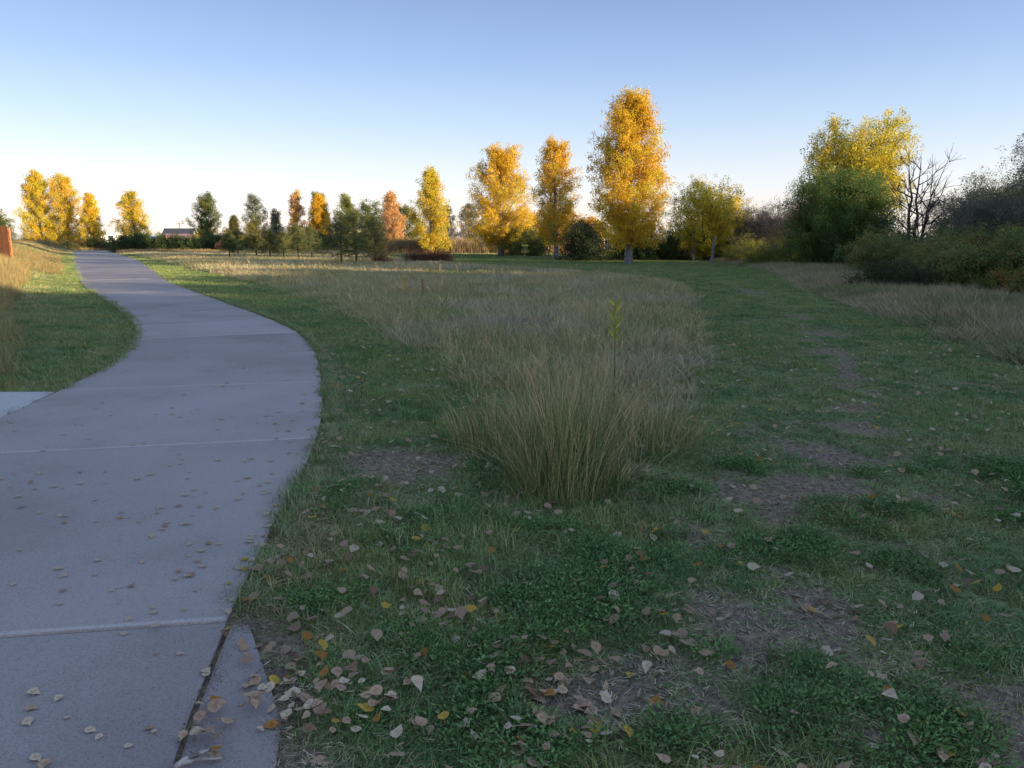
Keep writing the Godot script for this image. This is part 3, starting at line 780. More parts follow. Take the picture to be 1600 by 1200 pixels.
func build_furniture() -> void:
	# cedar fence: pickets, rails and posts
	var start := Vector3(-26.4, 0, -41.0)
	start.y = height(start.x, start.z)
	var f := thing("cedar_fence", start, PI - 0.35)
	tag(f, "orange cedar privacy fence of upright planks on the verge", "fence")
	var woods := []
	for k in 4:
		var m := plain(srgb([0.40, 0.36, 0.43, 0.38][k], [0.155, 0.135, 0.17, 0.15][k], [0.06, 0.05, 0.07, 0.06][k]), 0.8)
		m.albedo_texture = noise_tex(0.02, [[0.25, Color(0.75, 0.75, 0.75)], [0.6, Color(1, 1, 1)]], 256, 4, 80 + k)
		m.uv1_triplanar = true
		m.uv1_scale = Vector3(6, 0.5, 6)
		woods.append(m)
	var picket := Geo.new()
	for s in [[0.0, 0.135]]:
		picket.box(Vector3(0, 0.03, -0.01), Vector3(0.135, 1.74, 0.01), Color.WHITE)
		var e := [Vector3(0, 1.74, 0.01), Vector3(0.135, 1.74, 0.01), Vector3(0.105, 1.79, 0.01), Vector3(0.03, 1.79, 0.01)]
		var b := Vector3(0, 0, -0.02)
		picket.quad(e[0], e[3], e[2], e[1], Color.WHITE)
		picket.quad(e[0] + b, e[1] + b, e[2] + b, e[3] + b, Color.WHITE)
		picket.quad(e[3], e[3] + b, e[2] + b, e[2], Color.WHITE)
		picket.quad(e[0], e[0] + b, e[3] + b, e[3], Color.WHITE)
		picket.quad(e[2], e[2] + b, e[1] + b, e[1], Color.WHITE)
	var pm := picket.mesh()
	for k in 34:
		var o := obj("plank", pm, woods[(k * 7) % 4], f)
		o.position = Vector3(k * 0.142, 0.012 * sin(k * 3.1), 0)
		o.rotation.z = 0.004 * sin(k * 5.0)
	for y in [0.3, 0.95, 1.55]:
		var g := Geo.new()
		g.box(Vector3(0, y, 0.011), Vector3(4.8, y + 0.09, 0.05), Color.WHITE)
		obj("rail", g.mesh(), woods[1], f)
	for k in 3:
		var g := Geo.new()
		g.box(Vector3(k * 2.35, -0.4, 0.051), Vector3(k * 2.35 + 0.09, 1.7, 0.14), Color.WHITE)
		obj("post", g.mesh(), woods[2], f)
	# basket for throwing discs
	var t := thing("disc_golf_basket", Vector3(1.1, height(1.1, -66.0), -66.0))
	tag(t, "disc golf basket with yellow band on a pole before the round bush", "disc basket")
	var steel := plain(srgb(0.4, 0.4, 0.38), 0.45)
	steel.metallic = 0.6
	var yellow := plain(srgb(0.62, 0.50, 0.10), 0.5)
	var g := Geo.new()
	g.tube([Vector3(0, -0.2, 0), Vector3(0, 1.05, 0)], [0.025, 0.025], 8, Color.WHITE, true)
	obj("pole", g.mesh(true), yellow, t)
	g = Geo.new()
	g.tube([Vector3(0, 0.92, 0), Vector3(0, 1.05, 0)], [0.27, 0.27], 20, Color.WHITE, true)
	obj("band", g.mesh(true), yellow, t)
	for k in 12:
		var a := TAU * k / 12
		g = Geo.new()
		g.tube([Vector3(cos(a) * 0.24, 0.92, sin(a) * 0.24), Vector3(cos(a) * 0.17, 0.68, sin(a) * 0.17), Vector3(cos(a) * 0.04, 0.52, sin(a) * 0.04)], [0.008, 0.008, 0.008], 4, Color.WHITE)
		obj("chain", g.mesh(true), steel, t)
	g = Geo.new()
	for y in [0.38, 0.48, 0.58]:
		var ring := []
		var rad := []
		for k in 25:
			ring.append(Vector3(cos(TAU * k / 24) * 0.32, y, sin(TAU * k / 24) * 0.32)); rad.append(0.012)
		g.tube(ring, rad, 4, Color.WHITE)
	for k in 16:
		var a := TAU * k / 16
		g.tube([Vector3(cos(a) * 0.32, 0.58, sin(a) * 0.32), Vector3(cos(a) * 0.32, 0.38, sin(a) * 0.32), Vector3(0, 0.37, 0)], [0.007, 0.007, 0.007], 4, Color.WHITE)
	obj("basket_cage", g.mesh(true), yellow, t)
	# two old posts before the spreading willow
	for q in [[13.05, -56.0, 2.2, 0.0, "upright grey wooden post in front of the spreading willow"], [12.15, -47.5, 1.75, 0.16, "leaning grey wooden post at the lawn edge near the spreading willow"]]:
		var p := thing("wooden_post", Vector3(q[0], height(q[0], q[1]), q[1]))
		tag(p, q[4], "post", "old wooden posts")
		g = Geo.new()
		g.tube([Vector3(0, -0.3, 0), Vector3(q[3] * 0.5, q[2] * 0.5, 0), Vector3(q[3] * 2.0 * 0.62, q[2], 0.03)], [0.09, 0.085, 0.075], 8, Color(0.24, 0.215, 0.2), true)
		obj("shaft", g.mesh(true), bark_mat, p)

# ------------------------------------------------------------------ grass
func tuft(n: int, spread: float, lo: float, hi: float, wide: float, bend: float, segs: int) -> ArrayMesh:
	var g := Geo.new()
	for k in n:
		var a := rr(0, TAU)
		var p := Vector3(cos(a), 0, sin(a)) * spread * sqrt(rng.randf())
		var d := (Vector3(p.x, 0, p.z) / maxf(spread, 0.01) * 0.5 + Vector3(rr(-1, 1), 0, rr(-1, 1)) * 0.7) * bend
		var h := rr(lo, hi)
		var f := rr(0, TAU)
		var side := Vector3(cos(f), 0, sin(f)) * wide * 0.5
		var t := rr(0.45, 1.4)
		var col := Color(t * rr(0.88, 1.15), t, t * rr(0.8, 1.1))
		var prev := p
		for s in segs:
			var u := (s + 1.0) / segs
			var q := p + Vector3(d.x * u * u * h, h * (u - 0.35 * d.length() * u * u), d.z * u * u * h)
			var w0 := side * (1.0 - s / float(segs) * 0.6)
			var w1 := side * (1.0 - u * 0.6)
			if s == segs - 1: g.tri(prev - w0, q, prev + w0, col)
			else: g.quad(prev - w0, q - w1, q + w1, prev + w0, col)
			prev = q
	return g.mesh()

func weed(n: int) -> ArrayMesh:                  # low broad-leaved plant
	var g := Geo.new()
	for k in n:
		var a := rr(0, TAU)
		var p := Vector3(cos(a), 0, sin(a)) * 0.075 * sqrt(rng.randf()) + Vector3(0, rr(0.008, 0.055), 0)
		var t := rr(0.75, 1.2)
		leaf(g, p, (Vector3(cos(a) * 0.8, rr(0.1, 0.8), sin(a) * 0.8) + random_dir() * 0.4).normalized(), rr(0.005, 0.009), rr(0.012, 0.022), Color(t, t, t))
	return g.mesh()

func put(list: Array, tint: PackedColorArray, x: float, z: float, size: float, tall: float, col: Color) -> void:
	var b := Basis(Vector3.UP, rr(0, TAU)).scaled(Vector3(size, size * tall, size))
	list.append(Transform3D(b, Vector3(x, height(x, z) - 0.004, z)))
	tint.append(col)

func build_grass() -> void:
	rng.seed = 77
	var lawn := thing("lawn_grass")
	tag(lawn, "short green mown grass covering the verges and the lawn", "grass", "", "stuff")
	var deep := Color(0.13, 0.23, 0.075)
	var mid := Color(0.225, 0.305, 0.11)
	var light := Color(0.32, 0.33, 0.115)
	var dry := Color(0.46, 0.36, 0.21)
	# [z from, z to, tufts a square metre, kind]
	var bands := [[-1.3, -4.5, 850, 0], [-4.5, -8.0, 560, 0], [-8.0, -18.0, 190, 1], [-18.0, -62.0, 42, 2], [-62.0, -104.0, 9, 3]]
	var kinds := [[tuft(15, 0.06, 0.03, 0.075, 0.004, 1.0, 2), tuft(13, 0.06, 0.04, 0.11, 0.0042, 1.3, 3), tuft(16, 0.05, 0.02, 0.06, 0.0036, 0.9, 2)],
		[tuft(20, 0.09, 0.03, 0.075, 0.006, 0.9, 2), tuft(20, 0.09, 0.035, 0.09, 0.006, 1.1, 2)],
		[tuft(28, 0.2, 0.035, 0.085, 0.012, 0.9, 2)], [tuft(36, 0.45, 0.06, 0.15, 0.03, 0.9, 2)]]
	for b in bands:
		var set_: Array = kinds[b[3]]
		var at := []
		var tint := []
		for k in set_.size():
			at.append([]); tint.append(PackedColorArray())
		var half: float = 0.70 * absf(b[1]) + 3.0
		var count := int(2.0 * half * absf(b[1] - b[0]) * b[2])
		for k in count:
			var x := rr(-half, half)
			var z := rr(b[1], b[0])
			if absf(x) > 0.70 * absf(z) + 3.0 or on_path(x, z, -0.015): continue
			if z > -3.0 and x < table([Vector2(-0.33, -0.4), Vector2(-0.6, -1.5), Vector2(-0.71, -2.1), Vector2(-0.82, -2.45), Vector2(-1.02, -2.92), Vector2(-1.16, -3.05)], z) and x > -3.0: continue
			var m := in_meadow(x, z)
			if m > 0.25 or in_rough(x, z) > 0.3: continue
			var c := cover(x, z) if z > -30.0 else 0.9
			if rng.randf() > smoothstep(-0.12, 0.62, c): continue
			var p := patch.get_noise_2d(x * 7.0 + 50.0, z * 7.0)
			var q := fine.get_noise_2d(x * 3.0, z * 3.0 + 30.0)
			var col := deep.lerp(mid, clampf(0.5 + p * 1.6, 0, 1)).lerp(light, clampf(q * 1.7, 0.0, 0.75))
			var edge := x - path_right(z)
			var dryness := 0.13 + clampf(0.65 - c, 0.0, 0.5) * 0.6
			if edge > 0.0 and edge < 0.45 and z > -12.0: dryness += 0.45 * (1.0 - edge / 0.45) + 0.2 * q
			if z > -5.2 and z < -3.6 and edge > 0.0 and edge < 0.7: dryness += 0.25
			if x < path_left(z):
				dryness += 0.45 * smoothstep(0.6, 2.2, path_left(z) - x) * clampf(0.6 + 1.6 * p, 0.1, 1.3)
				if path_left(z) - x < 0.5 and z > -13.0: dryness += 0.25
			if dry_field(x, z): dryness += 0.55
			if rng.randf() < dryness: col = col.lerp(dry, rr(0.4, 1.0))
			elif rng.randf() < 0.12: col = light
			col *= rr(0.8, 1.2)
			var s := rng.randi() % set_.size()
			put(at[s], tint[s], x, z, rr(0.75, 1.25), rr(0.6, 1.1) * (0.25 + 0.85 * c) * (1.4 if p > 0.24 else 1.0) * (0.72 if x > 1.0 else 1.0), col)
		for s in set_.size():
			if at[s].size(): copies("blades", set_[s], blade_mat, at[s], tint[s], lawn)
	# blades that creep over the rim of the path
	var rim_at := []
	var rim_tint := PackedColorArray()
	for k in 5200:
		var z := rr(-24.0, -3.0)
		var right := rng.randf() < 0.6
		if not right and z > -8.0: z = rr(-24.0, -8.0)
		var x := (path_right(z) + rr(-0.035, 0.10)) if right else (path_left(z) - rr(-0.035, 0.10))
		if fine.get_noise_2d(x * 6.0, z * 6.0) < -0.12: continue
		put(rim_at, rim_tint, x, z, rr(0.7, 1.2), rr(0.6, 1.2), mid.lerp(dry, rr(-0.3, 0.9)) * rr(0.75, 1.2))
		rim_at[-1].origin.y = maxf(rim_at[-1].origin.y, -0.01)
	copies("blades", kinds[0][1], blade_mat, rim_at, rim_tint, lawn)
	# dry clippings and crumbs of soil lying between the blades
	var scraps := thing("dry_clippings")
	tag(scraps, "dry straw clippings and soil crumbs strewn through the near grass", "clippings", "", "stuff")
	var bits := Geo.new()
	for k in 7:
		var a := rr(0, TAU)
		var p := Vector3(rr(-0.09, 0.09), rr(0.006, 0.03), rr(-0.09, 0.09))
		var along := Vector3(cos(a), rr(-0.15, 0.25), sin(a)) * rr(0.015, 0.05)
		var side := Vector3(-sin(a), 0, cos(a)) * rr(0.0008, 0.0017)
		bits.quad(p - side, p + along - side, p + along + side, p + side, Color.WHITE * rr(0.6, 1.2))
	var crumb := Geo.new()
	for k in 9:
		var p := Vector3(rr(-0.09, 0.09), 0.003, rr(-0.09, 0.09))
		var r := rr(0.003, 0.009)
		var top := p + Vector3(0, r, 0)
		for q in 5:
			crumb.tri(p + Vector3(cos(q * 1.257), -0.3, sin(q * 1.257)) * r, top, p + Vector3(cos(q * 1.257 + 1.257), -0.3, sin(q * 1.257 + 1.257)) * r, Color.WHITE * rr(0.8, 1.15))
	for kind in 2:
		var at := []
		var tint := PackedColorArray()
		for k in [7000, 15000][kind]:
			var z := -1.4 - 7.5 * pow(rng.randf(), 1.4)
			var x := rr(-0.7, 0.7) * absf(z) + rr(-0.5, 0.5)
			if on_path(x, z, -0.02) or (z > -3.0 and x < path_right(z) + 0.25) or in_meadow(x, z) > 0.3: continue
			var c := cover(x, z)
			if kind == 1 and c > 0.55: continue
			if kind == 0 and rng.randf() > 0.6: continue
			put(at, tint, x, z, rr(0.7, 1.3), rr(0.6, 1.4), (Color(0.50, 0.40, 0.26) if kind == 0 else Color(0.25, 0.20, 0.165)) * rr(0.7, 1.15))
		for k in 700:                            # dirt washed onto the narrow pad, into its crack and along the rim
			var z := rr(-3.1, -1.2)
			var rim := table([Vector2(-0.33, -0.4), Vector2(-0.6, -1.5), Vector2(-0.71, -2.1), Vector2(-0.82, -2.45), Vector2(-1.0, -2.88), Vector2(-1.1, -3.1)], z)
			var x := rim + rng.randfn() * 0.022 + 0.02 if k % 3 else path_right(z) + rr(0.004, 0.018)
			if k % 5 == 0:
				z = -2.97 + rng.randfn() * 0.035
				x = rr(-1.25, -0.95)
			put(at, tint, x, z, rr(0.15, 0.4), rr(0.5, 1.0), (Color(0.40, 0.31, 0.20) if kind == 0 else Color(0.15, 0.115, 0.09)) * rr(0.7, 1.2))
			at[-1].origin.y = 0.014
		copies(["straw", "crumbs"][kind], [bits.mesh(), crumb.mesh()][kind], blade_mat, at, tint, scraps)
	# low weeds in patches between the grass
	var weeds := thing("lawn_weeds")
	tag(weeds, "low broad-leaved green weeds growing in patches in the near lawn", "weeds", "", "stuff")
	var wset := [weed(26), weed(32)]
	for s in 2:
		var at := []
		var tint := PackedColorArray()
		for k in 20000:
			var x := rr(-1.2, 5.0)
			var z := rr(-5.5, -1.5)
			if on_path(x, z, 0.25) or in_meadow(x, z) > 0.0: continue
			var n := 0.8 * patch.get_noise_2d(x * 17.0 + 200.0, z * 17.0) + 0.3 * fine.get_noise_2d(x * 9.0, z * 9.0) + 0.42 * exp(-Vector2((x - 0.35) / 0.6, (z + 2.6) / 0.6).length_squared())
			if n < 0.10 + rr(0, 0.25) or cover(x, z) < 0.5: continue
			put(at, tint, x, z, rr(0.7, 1.25), rr(0.8, 1.4), Color(0.14, 0.235, 0.075) * rr(0.5, 1.3))
		copies("leaves", wset[s], blade_mat, at, tint, weeds)
	# meadow
	var meadow := thing("meadow_grass")
	tag(meadow, "unmown tan and grey-green meadow grass between path and trail", "grass", "", "stuff")
	var tan := Color(0.50, 0.39, 0.21)
	var grey := Color(0.47, 0.40, 0.29)
	var sage := Color(0.27, 0.31, 0.12)
	var straw := Color(0.62, 0.48, 0.25)
	var tall := [[tuft(20, 0.10, 0.22, 0.54, 0.007, 0.5, 3), tuft(17, 0.13, 0.16, 0.46, 0.007, 0.8, 3), tuft(24, 0.14, 0.08, 0.28, 0.008, 0.9, 2)], [tuft(34, 0.26, 0.2, 0.46, 0.011, 0.6, 2), tuft(34, 0.28, 0.14, 0.36, 0.011, 0.7, 2)], [tuft(46, 0.5, 0.2, 0.44, 0.024, 0.6, 2)]]
	var zones := [[-4.7, -15.0, 50, 0], [-15.0, -36.0, 24, 1], [-36.0, -88.0, 9, 2]]
	for b in zones:
		var set_: Array = tall[b[3]]
		var at := []
		var tint := []
		for k in set_.size():
			at.append([]); tint.append(PackedColorArray())
		var x0: float = -0.7 * absf(b[1]) - 2.0
		var count := int((7.0 - x0) * absf(b[1] - b[0]) * b[2])
		for k in count:
			var x := rr(x0, 7.0)
			var z := rr(b[1], b[0])
			var m := in_meadow(x, z) + 0.35 * fine.get_noise_2d(x * 2.0, z * 2.0)
			if m < 0.0: continue
			var p := patch.get_noise_2d(x * 2.6, z * 3.4 + 70.0)
			var q := fine.get_noise_2d(x * 1.3 + 11.0, z * 1.3)
			var col := sage.lerp(tan, clampf(0.45 + 0.9 * q, 0, 1))
			col = col.lerp(grey, clampf(0.05 + 1.8 * p, 0.0, 0.85))
			if z > -30.0 and z < -7.0 and x < table(MEADOW_LEFT, z) + 1.6: col = col.lerp(sage, 0.3)
			if rng.randf() < 0.16: col = straw
			col *= rr(0.8, 1.2)
			var s := rng.randi() % set_.size()
			put(at[s], tint[s], x, z, rr(0.8, 1.25), rr(0.6, 1.0) * lerpf(0.6, 1.0, clampf(m, 0, 1)) * (1.0 + 0.35 * q) * 0.8, col)
		for s in set_.size():
			if at[s].size(): copies("blades", set_[s], blade_mat, at[s], tint[s], meadow)
	# seed stalks standing above the meadow grass
	var heads := Geo.new()
	for k in 5:
		var p := Vector3(rr(-0.12, 0.12), 0, rr(-0.12, 0.12))
		var tip := p + Vector3(rr(-0.13, 0.13), rr(0.36, 0.58), rr(-0.13, 0.13))
		var f := rr(0, TAU)
		var side := Vector3(cos(f), 0, sin(f)) * 0.0016
		var bow := p.lerp(tip, 0.55) + Vector3(0, 0.03, 0)
		heads.quad(p - side, bow - side, bow + side, p + side, Color.WHITE)
		heads.quad(bow - side, tip - side * 0.6, tip + side * 0.6, bow + side, Color.WHITE)
		for q in 9:
			var s0 := tip + (bow - tip) * q * 0.035
			leaf(heads, s0, ((tip - bow).normalized() + random_dir() * 0.45).normalized(), 0.006, 0.024, Color.WHITE * rr(0.75, 1.0))
	var stalk_at := []
	var stalk_tint := PackedColorArray()
	for k in 1500:
		var z := -5.0 - 32.0 * pow(rng.randf(), 1.3)
		var x := rr(table(MEADOW_LEFT, z), table(MEADOW_RIGHT, z))
		if fine.get_noise_2d(x * 1.6, z * 1.6) < rr(-0.2, 0.35): continue
		put(stalk_at, stalk_tint, x, z, rr(0.75, 1.1), rr(0.75, 1.1), straw.lerp(Color(0.40, 0.26, 0.15), rng.randf()) * rr(0.8, 1.15))
	copies("stalks", heads.mesh(), blade_mat, stalk_at, stalk_tint, meadow)
	# rough grass before the creek brush, and the unmown strip beyond the path
	var rough := thing("rough_grass")
	tag(rough, "dull brown rough grass between the mown lawn and the creek bushes", "grass", "", "stuff")
	var strip := thing("verge_grass")
	tag(strip, "tall dry golden grass in a strip on the bank beside the path", "grass", "", "stuff")
	for s in 2:
		var at := []
		var tint := PackedColorArray()
		for k in 26000:
			var z := rr(-62.0, -4.0)
			var x := table(ROUGH, z) + rr(0.0, 9.0)
			if x > 0.70 * absf(z) + 3.0 or rng.randf() > 0.35 + 14.0 / absf(z): continue
			var e := in_rough(x, z) + 0.5 * fine.get_noise_2d(x * 1.5, z * 1.5)
			if e < 0.0: continue
			var q := patch.get_noise_2d(x * 4.0, z * 4.0)
			var col := Color(0.38, 0.31, 0.185).lerp(Color(0.22, 0.25, 0.105), clampf(0.4 + 1.5 * q, 0, 1))
			if rng.randf() < 0.16: col = Color(0.50, 0.40, 0.23)
			put(at, tint, x, z, rr(0.8, 1.3), rr(0.6, 1.1) * lerpf(0.45, 1.0, clampf(e / 1.2, 0, 1)), col * rr(0.8, 1.2))
		copies("blades", tall[1][s], blade_mat, at, tint, rough)
		at = []
		tint = PackedColorArray()
		for k in 24000:
			var z := rr(-36.0, -8.0)
			var x := rr(-27.0, -5.0)
			var e := strip_left(x, z) + 0.25 * fine.get_noise_2d(x * 2.0, z * 2.0)
			if e < 0.0: continue
			var col := Color(0.36, 0.265, 0.115).lerp(sage, clampf(rr(-0.6, 0.8) - (-z - 16.0) * 0.04, 0, 1))
			put(at, tint, x, z, rr(0.7, 1.1), rr(0.6, 1.05) * lerpf(0.6, 1.1, clampf(e / 0.4, 0, 1)), col * rr(0.8, 1.2))
		copies("blades", tall[0][s], blade_mat, at, tint, strip)
		at = []
		tint = PackedColorArray()
		for k in 5000:                            # dry grass on the bank behind
			var z := rr(-104.0, -34.0)
			var x := path_left(z) - rr(0.8, 12.0)
			if rng.randf() > 0.5 + 0.8 * patch.get_noise_2d(x * 4.0, z * 4.0): continue
			put(at, tint, x, z, rr(0.8, 1.2), rr(0.3, 0.75), Color(0.34, 0.245, 0.11) * rr(0.75, 1.2))
		copies("blades", tall[1][s], blade_mat, at, tint, strip)
	# tan reeds behind the meadow
	var reeds := thing("reeds")
	tag(reeds, "band of tall tan reeds below the yellow-green poplar", "reeds", "", "stuff")
	var at := []
	var tint := PackedColorArray()
	for k in 2600:
		var x := rr(-12.5, -0.8)
		var z := rr(-86.0, -81.0)
		put(at, tint, x, z, rr(0.9, 1.2), rr(2.2, 4.3), Color(0.36, 0.245, 0.15).lerp(OLIVE, clampf(rr(-0.5, 0.6), 0, 1)) * rr(0.8, 1.2))
	copies("blades", tall[2][0], blade_mat, at, tint, reeds)
	var fringe := thing("dry_grass")
	tag(fringe, "pale dry grass along the foot of the far hedge", "grass", "", "stuff")
	at = []
	tint = PackedColorArray()
	for k in 2600:
		var x := rr(-62.0, 10.0)
		put(at, tint, x, rr(-86.3, -83.5) - (20.0 * clampf((-x - 42.0) / 10.0, 0.0, 1.0)), rr(0.8, 1.2), rr(0.5, 1.4), Color(0.42, 0.29, 0.13) * rr(0.8, 1.2))
	copies("blades", tall[2][0], blade_mat, at, tint, fringe)
	bunch_grass("large clump of tall tan and green bunchgrass at the near tip of the meadow", Vector3(0.33, 0, -4.75), 950, 0.31, 0.5, 1.2, 0.68)
	bunch_grass("lower yellowish bunchgrass clump leaning beside the large clump", Vector3(1.05, 0, -5.75), 600, 0.36, 0.3, 0.62, 1.0)
	bunch_grass("brownish bunchgrass clump on the path side of the large clump", Vector3(-0.12, 0, -5.7), 600, 0.36, 0.3, 0.62, 0.8)
	bunch_grass("dense bunchgrass clump directly behind the large clump", Vector3(0.55, 0, -6.1), 600, 0.4, 0.35, 0.7, 0.8)

func bunch_grass(label: String, at: Vector3, n: int, spread: float, lo: float, hi: float, bend: float) -> void:
	rng.seed = hash(label)
	at.y = height(at.x, at.z) - 0.01
	var o := thing("grass_clump", at)
	tag(o, label, "grass clump", "bunchgrass clumps at the meadow tip")
	var g := Geo.new()
	for k in n * 2:
		var a := rr(0, TAU)
		var r := sqrt(rng.randf())
		var low := k >= n
		var p := Vector3(cos(a), 0, sin(a)) * spread * r * (1.35 if low else 1.0)
		var out := Vector3(cos(a), 0, sin(a)) * r * bend * rr(0.1, 1.0) + Vector3(rr(-1, 1), 0, rr(-1, 1)) * (0.5 if low else 0.3)
		if rng.randf() < 0.06: out *= 2.2
		var h := rr(lo, hi) * (1.0 - 0.25 * r)
		if low: h *= rr(0.25, 0.62)
		var side := Vector3(cos(a + rr(-1, 1)), 0, sin(a + rr(-1, 1))).cross(Vector3.UP) * rr(0.0014, 0.0026)
		var pick := rng.randf() * (0.95 if not low else 0.66) + (0.0 if not low else 0.34)
		var col := Color(0.60, 0.44, 0.22) if pick < 0.3 else (Color(0.15, 0.21, 0.065) if pick < 0.76 else (Color(0.34, 0.34, 0.14) if pick < 0.9 else Color(0.07, 0.09, 0.04)))
		col *= rr(0.5, 1.3)
		var prev := p
		for s in 4:
			var u := (s + 1.0) / 4.0
			var q := p + out * h * (0.35 * u + 0.65 * u * u) + Vector3(0, h * (u - 0.28 * out.length() * u * u), 0)
			var w0 := side * (1.0 - s * 0.2)
			var w1 := side * (1.0 - (s + 1.0) * 0.2)
			if s == 3: g.tri(prev - w0, q, prev + w0, col)
			else: g.quad(prev - w0, q - w1, q + w1, prev + w0, col)
			prev = q
	obj("blades", g.mesh(), blade_mat, o)

func stalk(label: String, group: String, x: float, z: float, h: float, from: float, leaf_len: float, n: int, col: Color) -> void:
	rng.seed = hash(label) + int(x * 100.0)
	var o := thing("weed_stalk", Vector3(x, height(x, z) - 0.01, z))
	tag(o, label, "weed", group)
	var g := Geo.new()
	var lean := Vector3(rr(-0.05, 0.05), 0, rr(-0.05, 0.05))
	g.tube([Vector3.ZERO, lean * 0.4 + Vector3(0, h * 0.5, 0), lean + Vector3(0, h, 0)], [0.007, 0.006, 0.003], 5, Color(0.26, 0.20, 0.09))
	obj("stem", g.mesh(true), bark_mat, o)
	g = Geo.new()
	for k in n:
		var t := lerpf(from, 1.0, k / float(n - 1))
		var a := k * 2.4
		var d := Vector3(cos(a), rr(0.7, 1.6), sin(a)).normalized()
		leaf(g, lean * t + Vector3(0, h * t, 0), d, leaf_len * 0.26, leaf_len * rr(0.7, 1.15), col * rr(0.8, 1.2))
	obj("leaves", g.mesh(), leaf_mat, o)

func build_weeds() -> void:
	stalk("yellow leafy weed stalk standing up behind the large bunchgrass clump", "", 0.9, -6.6, 1.06, 0.72, 0.11, 18, Color(0.42, 0.38, 0.05))
	stalk("orange-yellow weed stalk lit by the sun in the middle meadow", "", -2.75, -20.0, 0.62, 0.45, 0.13, 24, Color(0.50, 0.34, 0.08))
	stalk("short pale weed stalk beside the orange-yellow one", "", -1.95, -20.2, 0.5, 0.5, 0.1, 24, Color(0.55, 0.36, 0.18))
	stalk("rust weed stalk between the orange-yellow and pale stalks", "", -2.3, -20.2, 0.55, 0.4, 0.1, 24, Color(0.32, 0.14, 0.06))
	for q in [[-9.0, -26.5, 1.0], [-7.6, -26.0, 0.85], [-10.4, -28.5, 0.75], [-11.0, -30.0, 0.7]]:
		stalk("dry seed stalk standing above the grass along the path side", "dry stalks along the path side", q[0], q[1], q[2], 0.55, 0.1, 22, Color(0.42, 0.33, 0.18))

# ------------------------------------------------------------------ fallen leaves and sticks
func fallen_leaf(sd: int) -> ArrayMesh:
	rng.seed = 500 + sd
	var g := Geo.new()
	var curl := rr(-0.9, 2.2)
	var roll := rr(-1.2, 1.6)
	var pts := []
	for k in 13:
		var t := k / 12.0
		var a := TAU * t
		# a broad, pointed leaf: wide at the stalk end, drawn out at the tip
		var r := 0.030 * (1.0 + 0.12 * sin(k * 2.7 + sd))
		var x := sin(a) * r * (1.0 + 0.28 * cos(a)) * rr(0.93, 1.06)
		var y := -cos(a) * 0.032 + (0.014 if k == 6 else 0.0)
		pts.append(Vector2(x, y))
	pts[12] = pts[0]
	var lift := func(p: Vector2) -> Vector3: return Vector3(p.x, 0.012 + curl * 6.0 * p.x * p.x + roll * 5.0 * p.y * p.y * signf(p.y) + 0.0012 * sin(p.x * 150.0 + p.y * 110.0 + sd), p.y)
	for k in 12:
		var a: Vector2 = pts[k]
		var b: Vector2 = pts[k + 1]
		g.tri(lift.call(Vector2(0, 0.004)), lift.call(a * 0.55), lift.call(b * 0.55), Color.WHITE)
		g.quad(lift.call(a * 0.55), lift.call(a), lift.call(b), lift.call(b * 0.55), Color.WHITE)
	var s0: Vector3 = lift.call(pts[0])
	var s1 := s0 + Vector3(rr(-0.015, 0.015), 0.004, -0.035)
	g.quad(s0 + Vector3(0.001, 0, 0), s1 + Vector3(0.0008, 0, 0), s1 - Vector3(0.0008, 0, 0), s0 - Vector3(0.001, 0, 0), Color(0.8, 0.7, 0.5))
	return g.mesh()

func path_top(z: float) -> float:
	return 0.019 if z > -2.9 else (0.034 if z > -6.0 else 0.03)

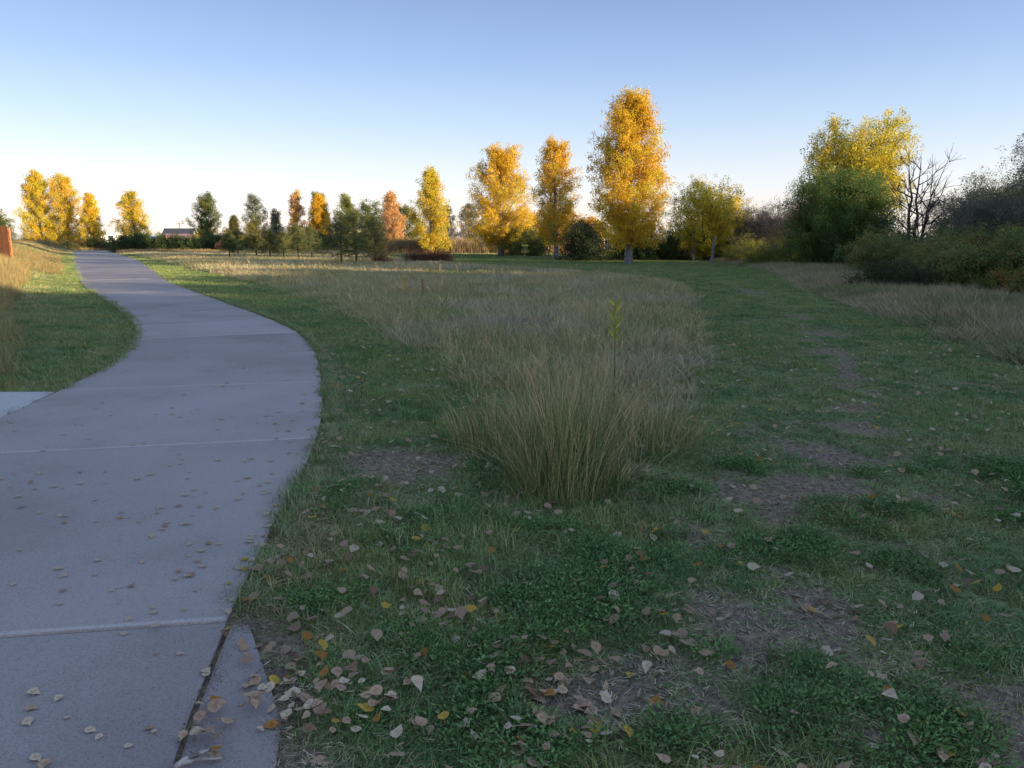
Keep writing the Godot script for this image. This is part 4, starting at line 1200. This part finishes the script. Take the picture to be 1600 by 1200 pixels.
func build_litter() -> void:
	var shapes := []
	for k in 8: shapes.append(fallen_leaf(k))
	var looks := [["tan", Color(0.46, 0.31, 0.20)], ["pinkish brown", Color(0.38, 0.25, 0.17)], ["pale buff", Color(0.56, 0.44, 0.31)], ["brown", Color(0.24, 0.145, 0.09)], ["orange", Color(0.36, 0.17, 0.04)], ["yellow", Color(0.50, 0.33, 0.06)]]
	var mats := []
	for l in looks:
		var m := plain(srgb(l[1].r, l[1].g, l[1].b), 0.75)
		m.vertex_color_use_as_albedo = true
		m.albedo_texture = noise_tex(0.04, [[0.2, Color(0.82, 0.78, 0.75)], [0.7, Color(1, 1, 1)]], 128, 3, 90)
		m.uv1_triplanar = true
		m.uv1_scale = Vector3(5, 5, 5)
		m.backlight_enabled = true
		m.backlight = Color(0.3, 0.3, 0.3)
		m.cull_mode = BaseMaterial3D.CULL_DISABLED
		mats.append(m)
	rng.seed = 31
	var spots := []                                 # [x, z, on the path]
	var tries := 0
	while spots.size() < 1700 and tries < 60000:
		tries += 1
		var z := -1.9 - 10.5 * pow(rng.randf(), 1.25)
		var x := rr(-0.70, 0.70) * absf(z)
		var pr := path_right(z)
		var on := on_path(x, z, 0.0)
		if not on and x < path_left(z): continue
		if in_meadow(x, z) > 0.05: continue
		var d := 0.26
		if on: d = (0.03 + 0.12 * exp(-(pr - x) / 0.3)) if z > -3.0 else (0.09 + 0.4 * exp(-(pr - x) / 0.3))
		else:
			d += 0.5 * exp(-(x - pr) / 0.5) + 0.9 * exp(-Vector2((x + 0.15) / 0.6, (z + 2.4) / 0.6).length_squared()) + 0.3 * exp(-Vector2((x + 0.6) / 0.8, (z + 4.3) / 0.9).length_squared())
			d *= clampf(0.75 + 1.7 * patch.get_noise_2d(x * 20.0, z * 20.0), 0.12, 1.6)
		if rng.randf() < d * 0.85: spots.append([x, z, on])
	spots.sort_custom(func(a, b): return a[1] > b[1])
	var rest_at := []
	var rest_tint := PackedColorArray()
	for k in spots.size():
		var x: float = spots[k][0]
		var z: float = spots[k][1]
		var on: bool = spots[k][2]
		var roll := rng.randf()
		var look := 0 if roll < 0.34 else (1 if roll < 0.58 else (2 if roll < 0.8 else (3 if roll < 0.88 else (4 if roll < 0.945 else 5))))
		if on: look = 2 if roll < 0.72 else (0 if roll < 0.9 else (1 if roll < 0.96 else 5))
		elif x > 1.0 and roll > 0.86: look = 4 if roll < 0.94 else 5
		var size := rr(0.36, 0.84) * (0.8 if on else 1.0)
		var c := cover(x, z)
		var y := path_top(z) if on else height(x, z) + 0.014 + 0.062 * c * rr(0.45, 1.0)
		var tip := 0.12 if on else 0.5
		var b := Basis.from_euler(Vector3(rr(-tip, tip), rr(0, TAU), rr(-tip, tip) + (PI if rng.randf() < 0.3 and not on else 0.0))) * size
		if k < 300:
			var o := obj("fallen_leaf", shapes[rng.randi() % 8], mats[look])
			o.transform = Transform3D(b, Vector3(x, y, z))
			var where := "the concrete path" if on else "the grass"
			tag(o, "%s fallen leaf lying on %s" % [looks[look][0], where], "leaf", "%s fallen leaves on %s" % [looks[look][0], where])
		else:
			rest_at.append(Transform3D(b, Vector3(x, y, z)))
			rest_tint.append(looks[look][1])
	var rest := thing("leaf_litter")
	tag(rest, "small distant fallen leaves scattered over path and grass", "leaves", "", "stuff")
	copies("leaves", shapes[2], leaf_mat, rest_at, rest_tint, rest)
	# sticks
	rng.seed = 61
	var wood := Color(0.50, 0.43, 0.36)
	for q in [[-1.02, -2.05, 0.9, 0.30, 0.011, "pale forked branch lying across the narrow concrete pad", 1], [-1.78, -3.28, 0.5, 0.11, 0.004, "straight thin twig lying on the path beside the open joint", 0], [-1.32, -3.75, 1.0, 0.10, 0.003, "curved dark twig lying on the path near its grassy edge", 0], [-1.85, -2.3, 0.7, 0.07, 0.003, "short stub of twig lying alone on the nearest slab", 0], [-0.93, -2.62, 1.3, 0.08, 0.004, "bent twig lying on the narrow pad beside the crack", 0], [-1.35, -4.05, 0.2, 0.14, 0.003, "long pale stem lying by a leaf on the path", 0]]:
		var o := thing("branch" if q[6] else "twig", Vector3(q[0], 0.024 + q[4], q[1]), q[2])
		tag(o, q[5], "twig", "sticks on the path")
		var g := Geo.new()
		var l: float = q[3]
		g.tube([Vector3(-l / 2, 0, 0), Vector3(-l * 0.2, 0.002, l * 0.05), Vector3(l * 0.15, 0, -l * 0.03), Vector3(l / 2, 0.003, l * 0.06)], [q[4], q[4] * 0.9, q[4] * 0.75, q[4] * 0.35], 6, wood, true)
		obj("stick", g.mesh(true), bark_mat, o)
		if q[6]:
			g = Geo.new()
			g.tube([Vector3(l * 0.1, 0, 0), Vector3(l * 0.25, 0.006, l * 0.12), Vector3(l * 0.38, 0.01, l * 0.28)], [0.007, 0.006, 0.003], 5, wood, true)
			obj("fork", g.mesh(true), bark_mat, o)
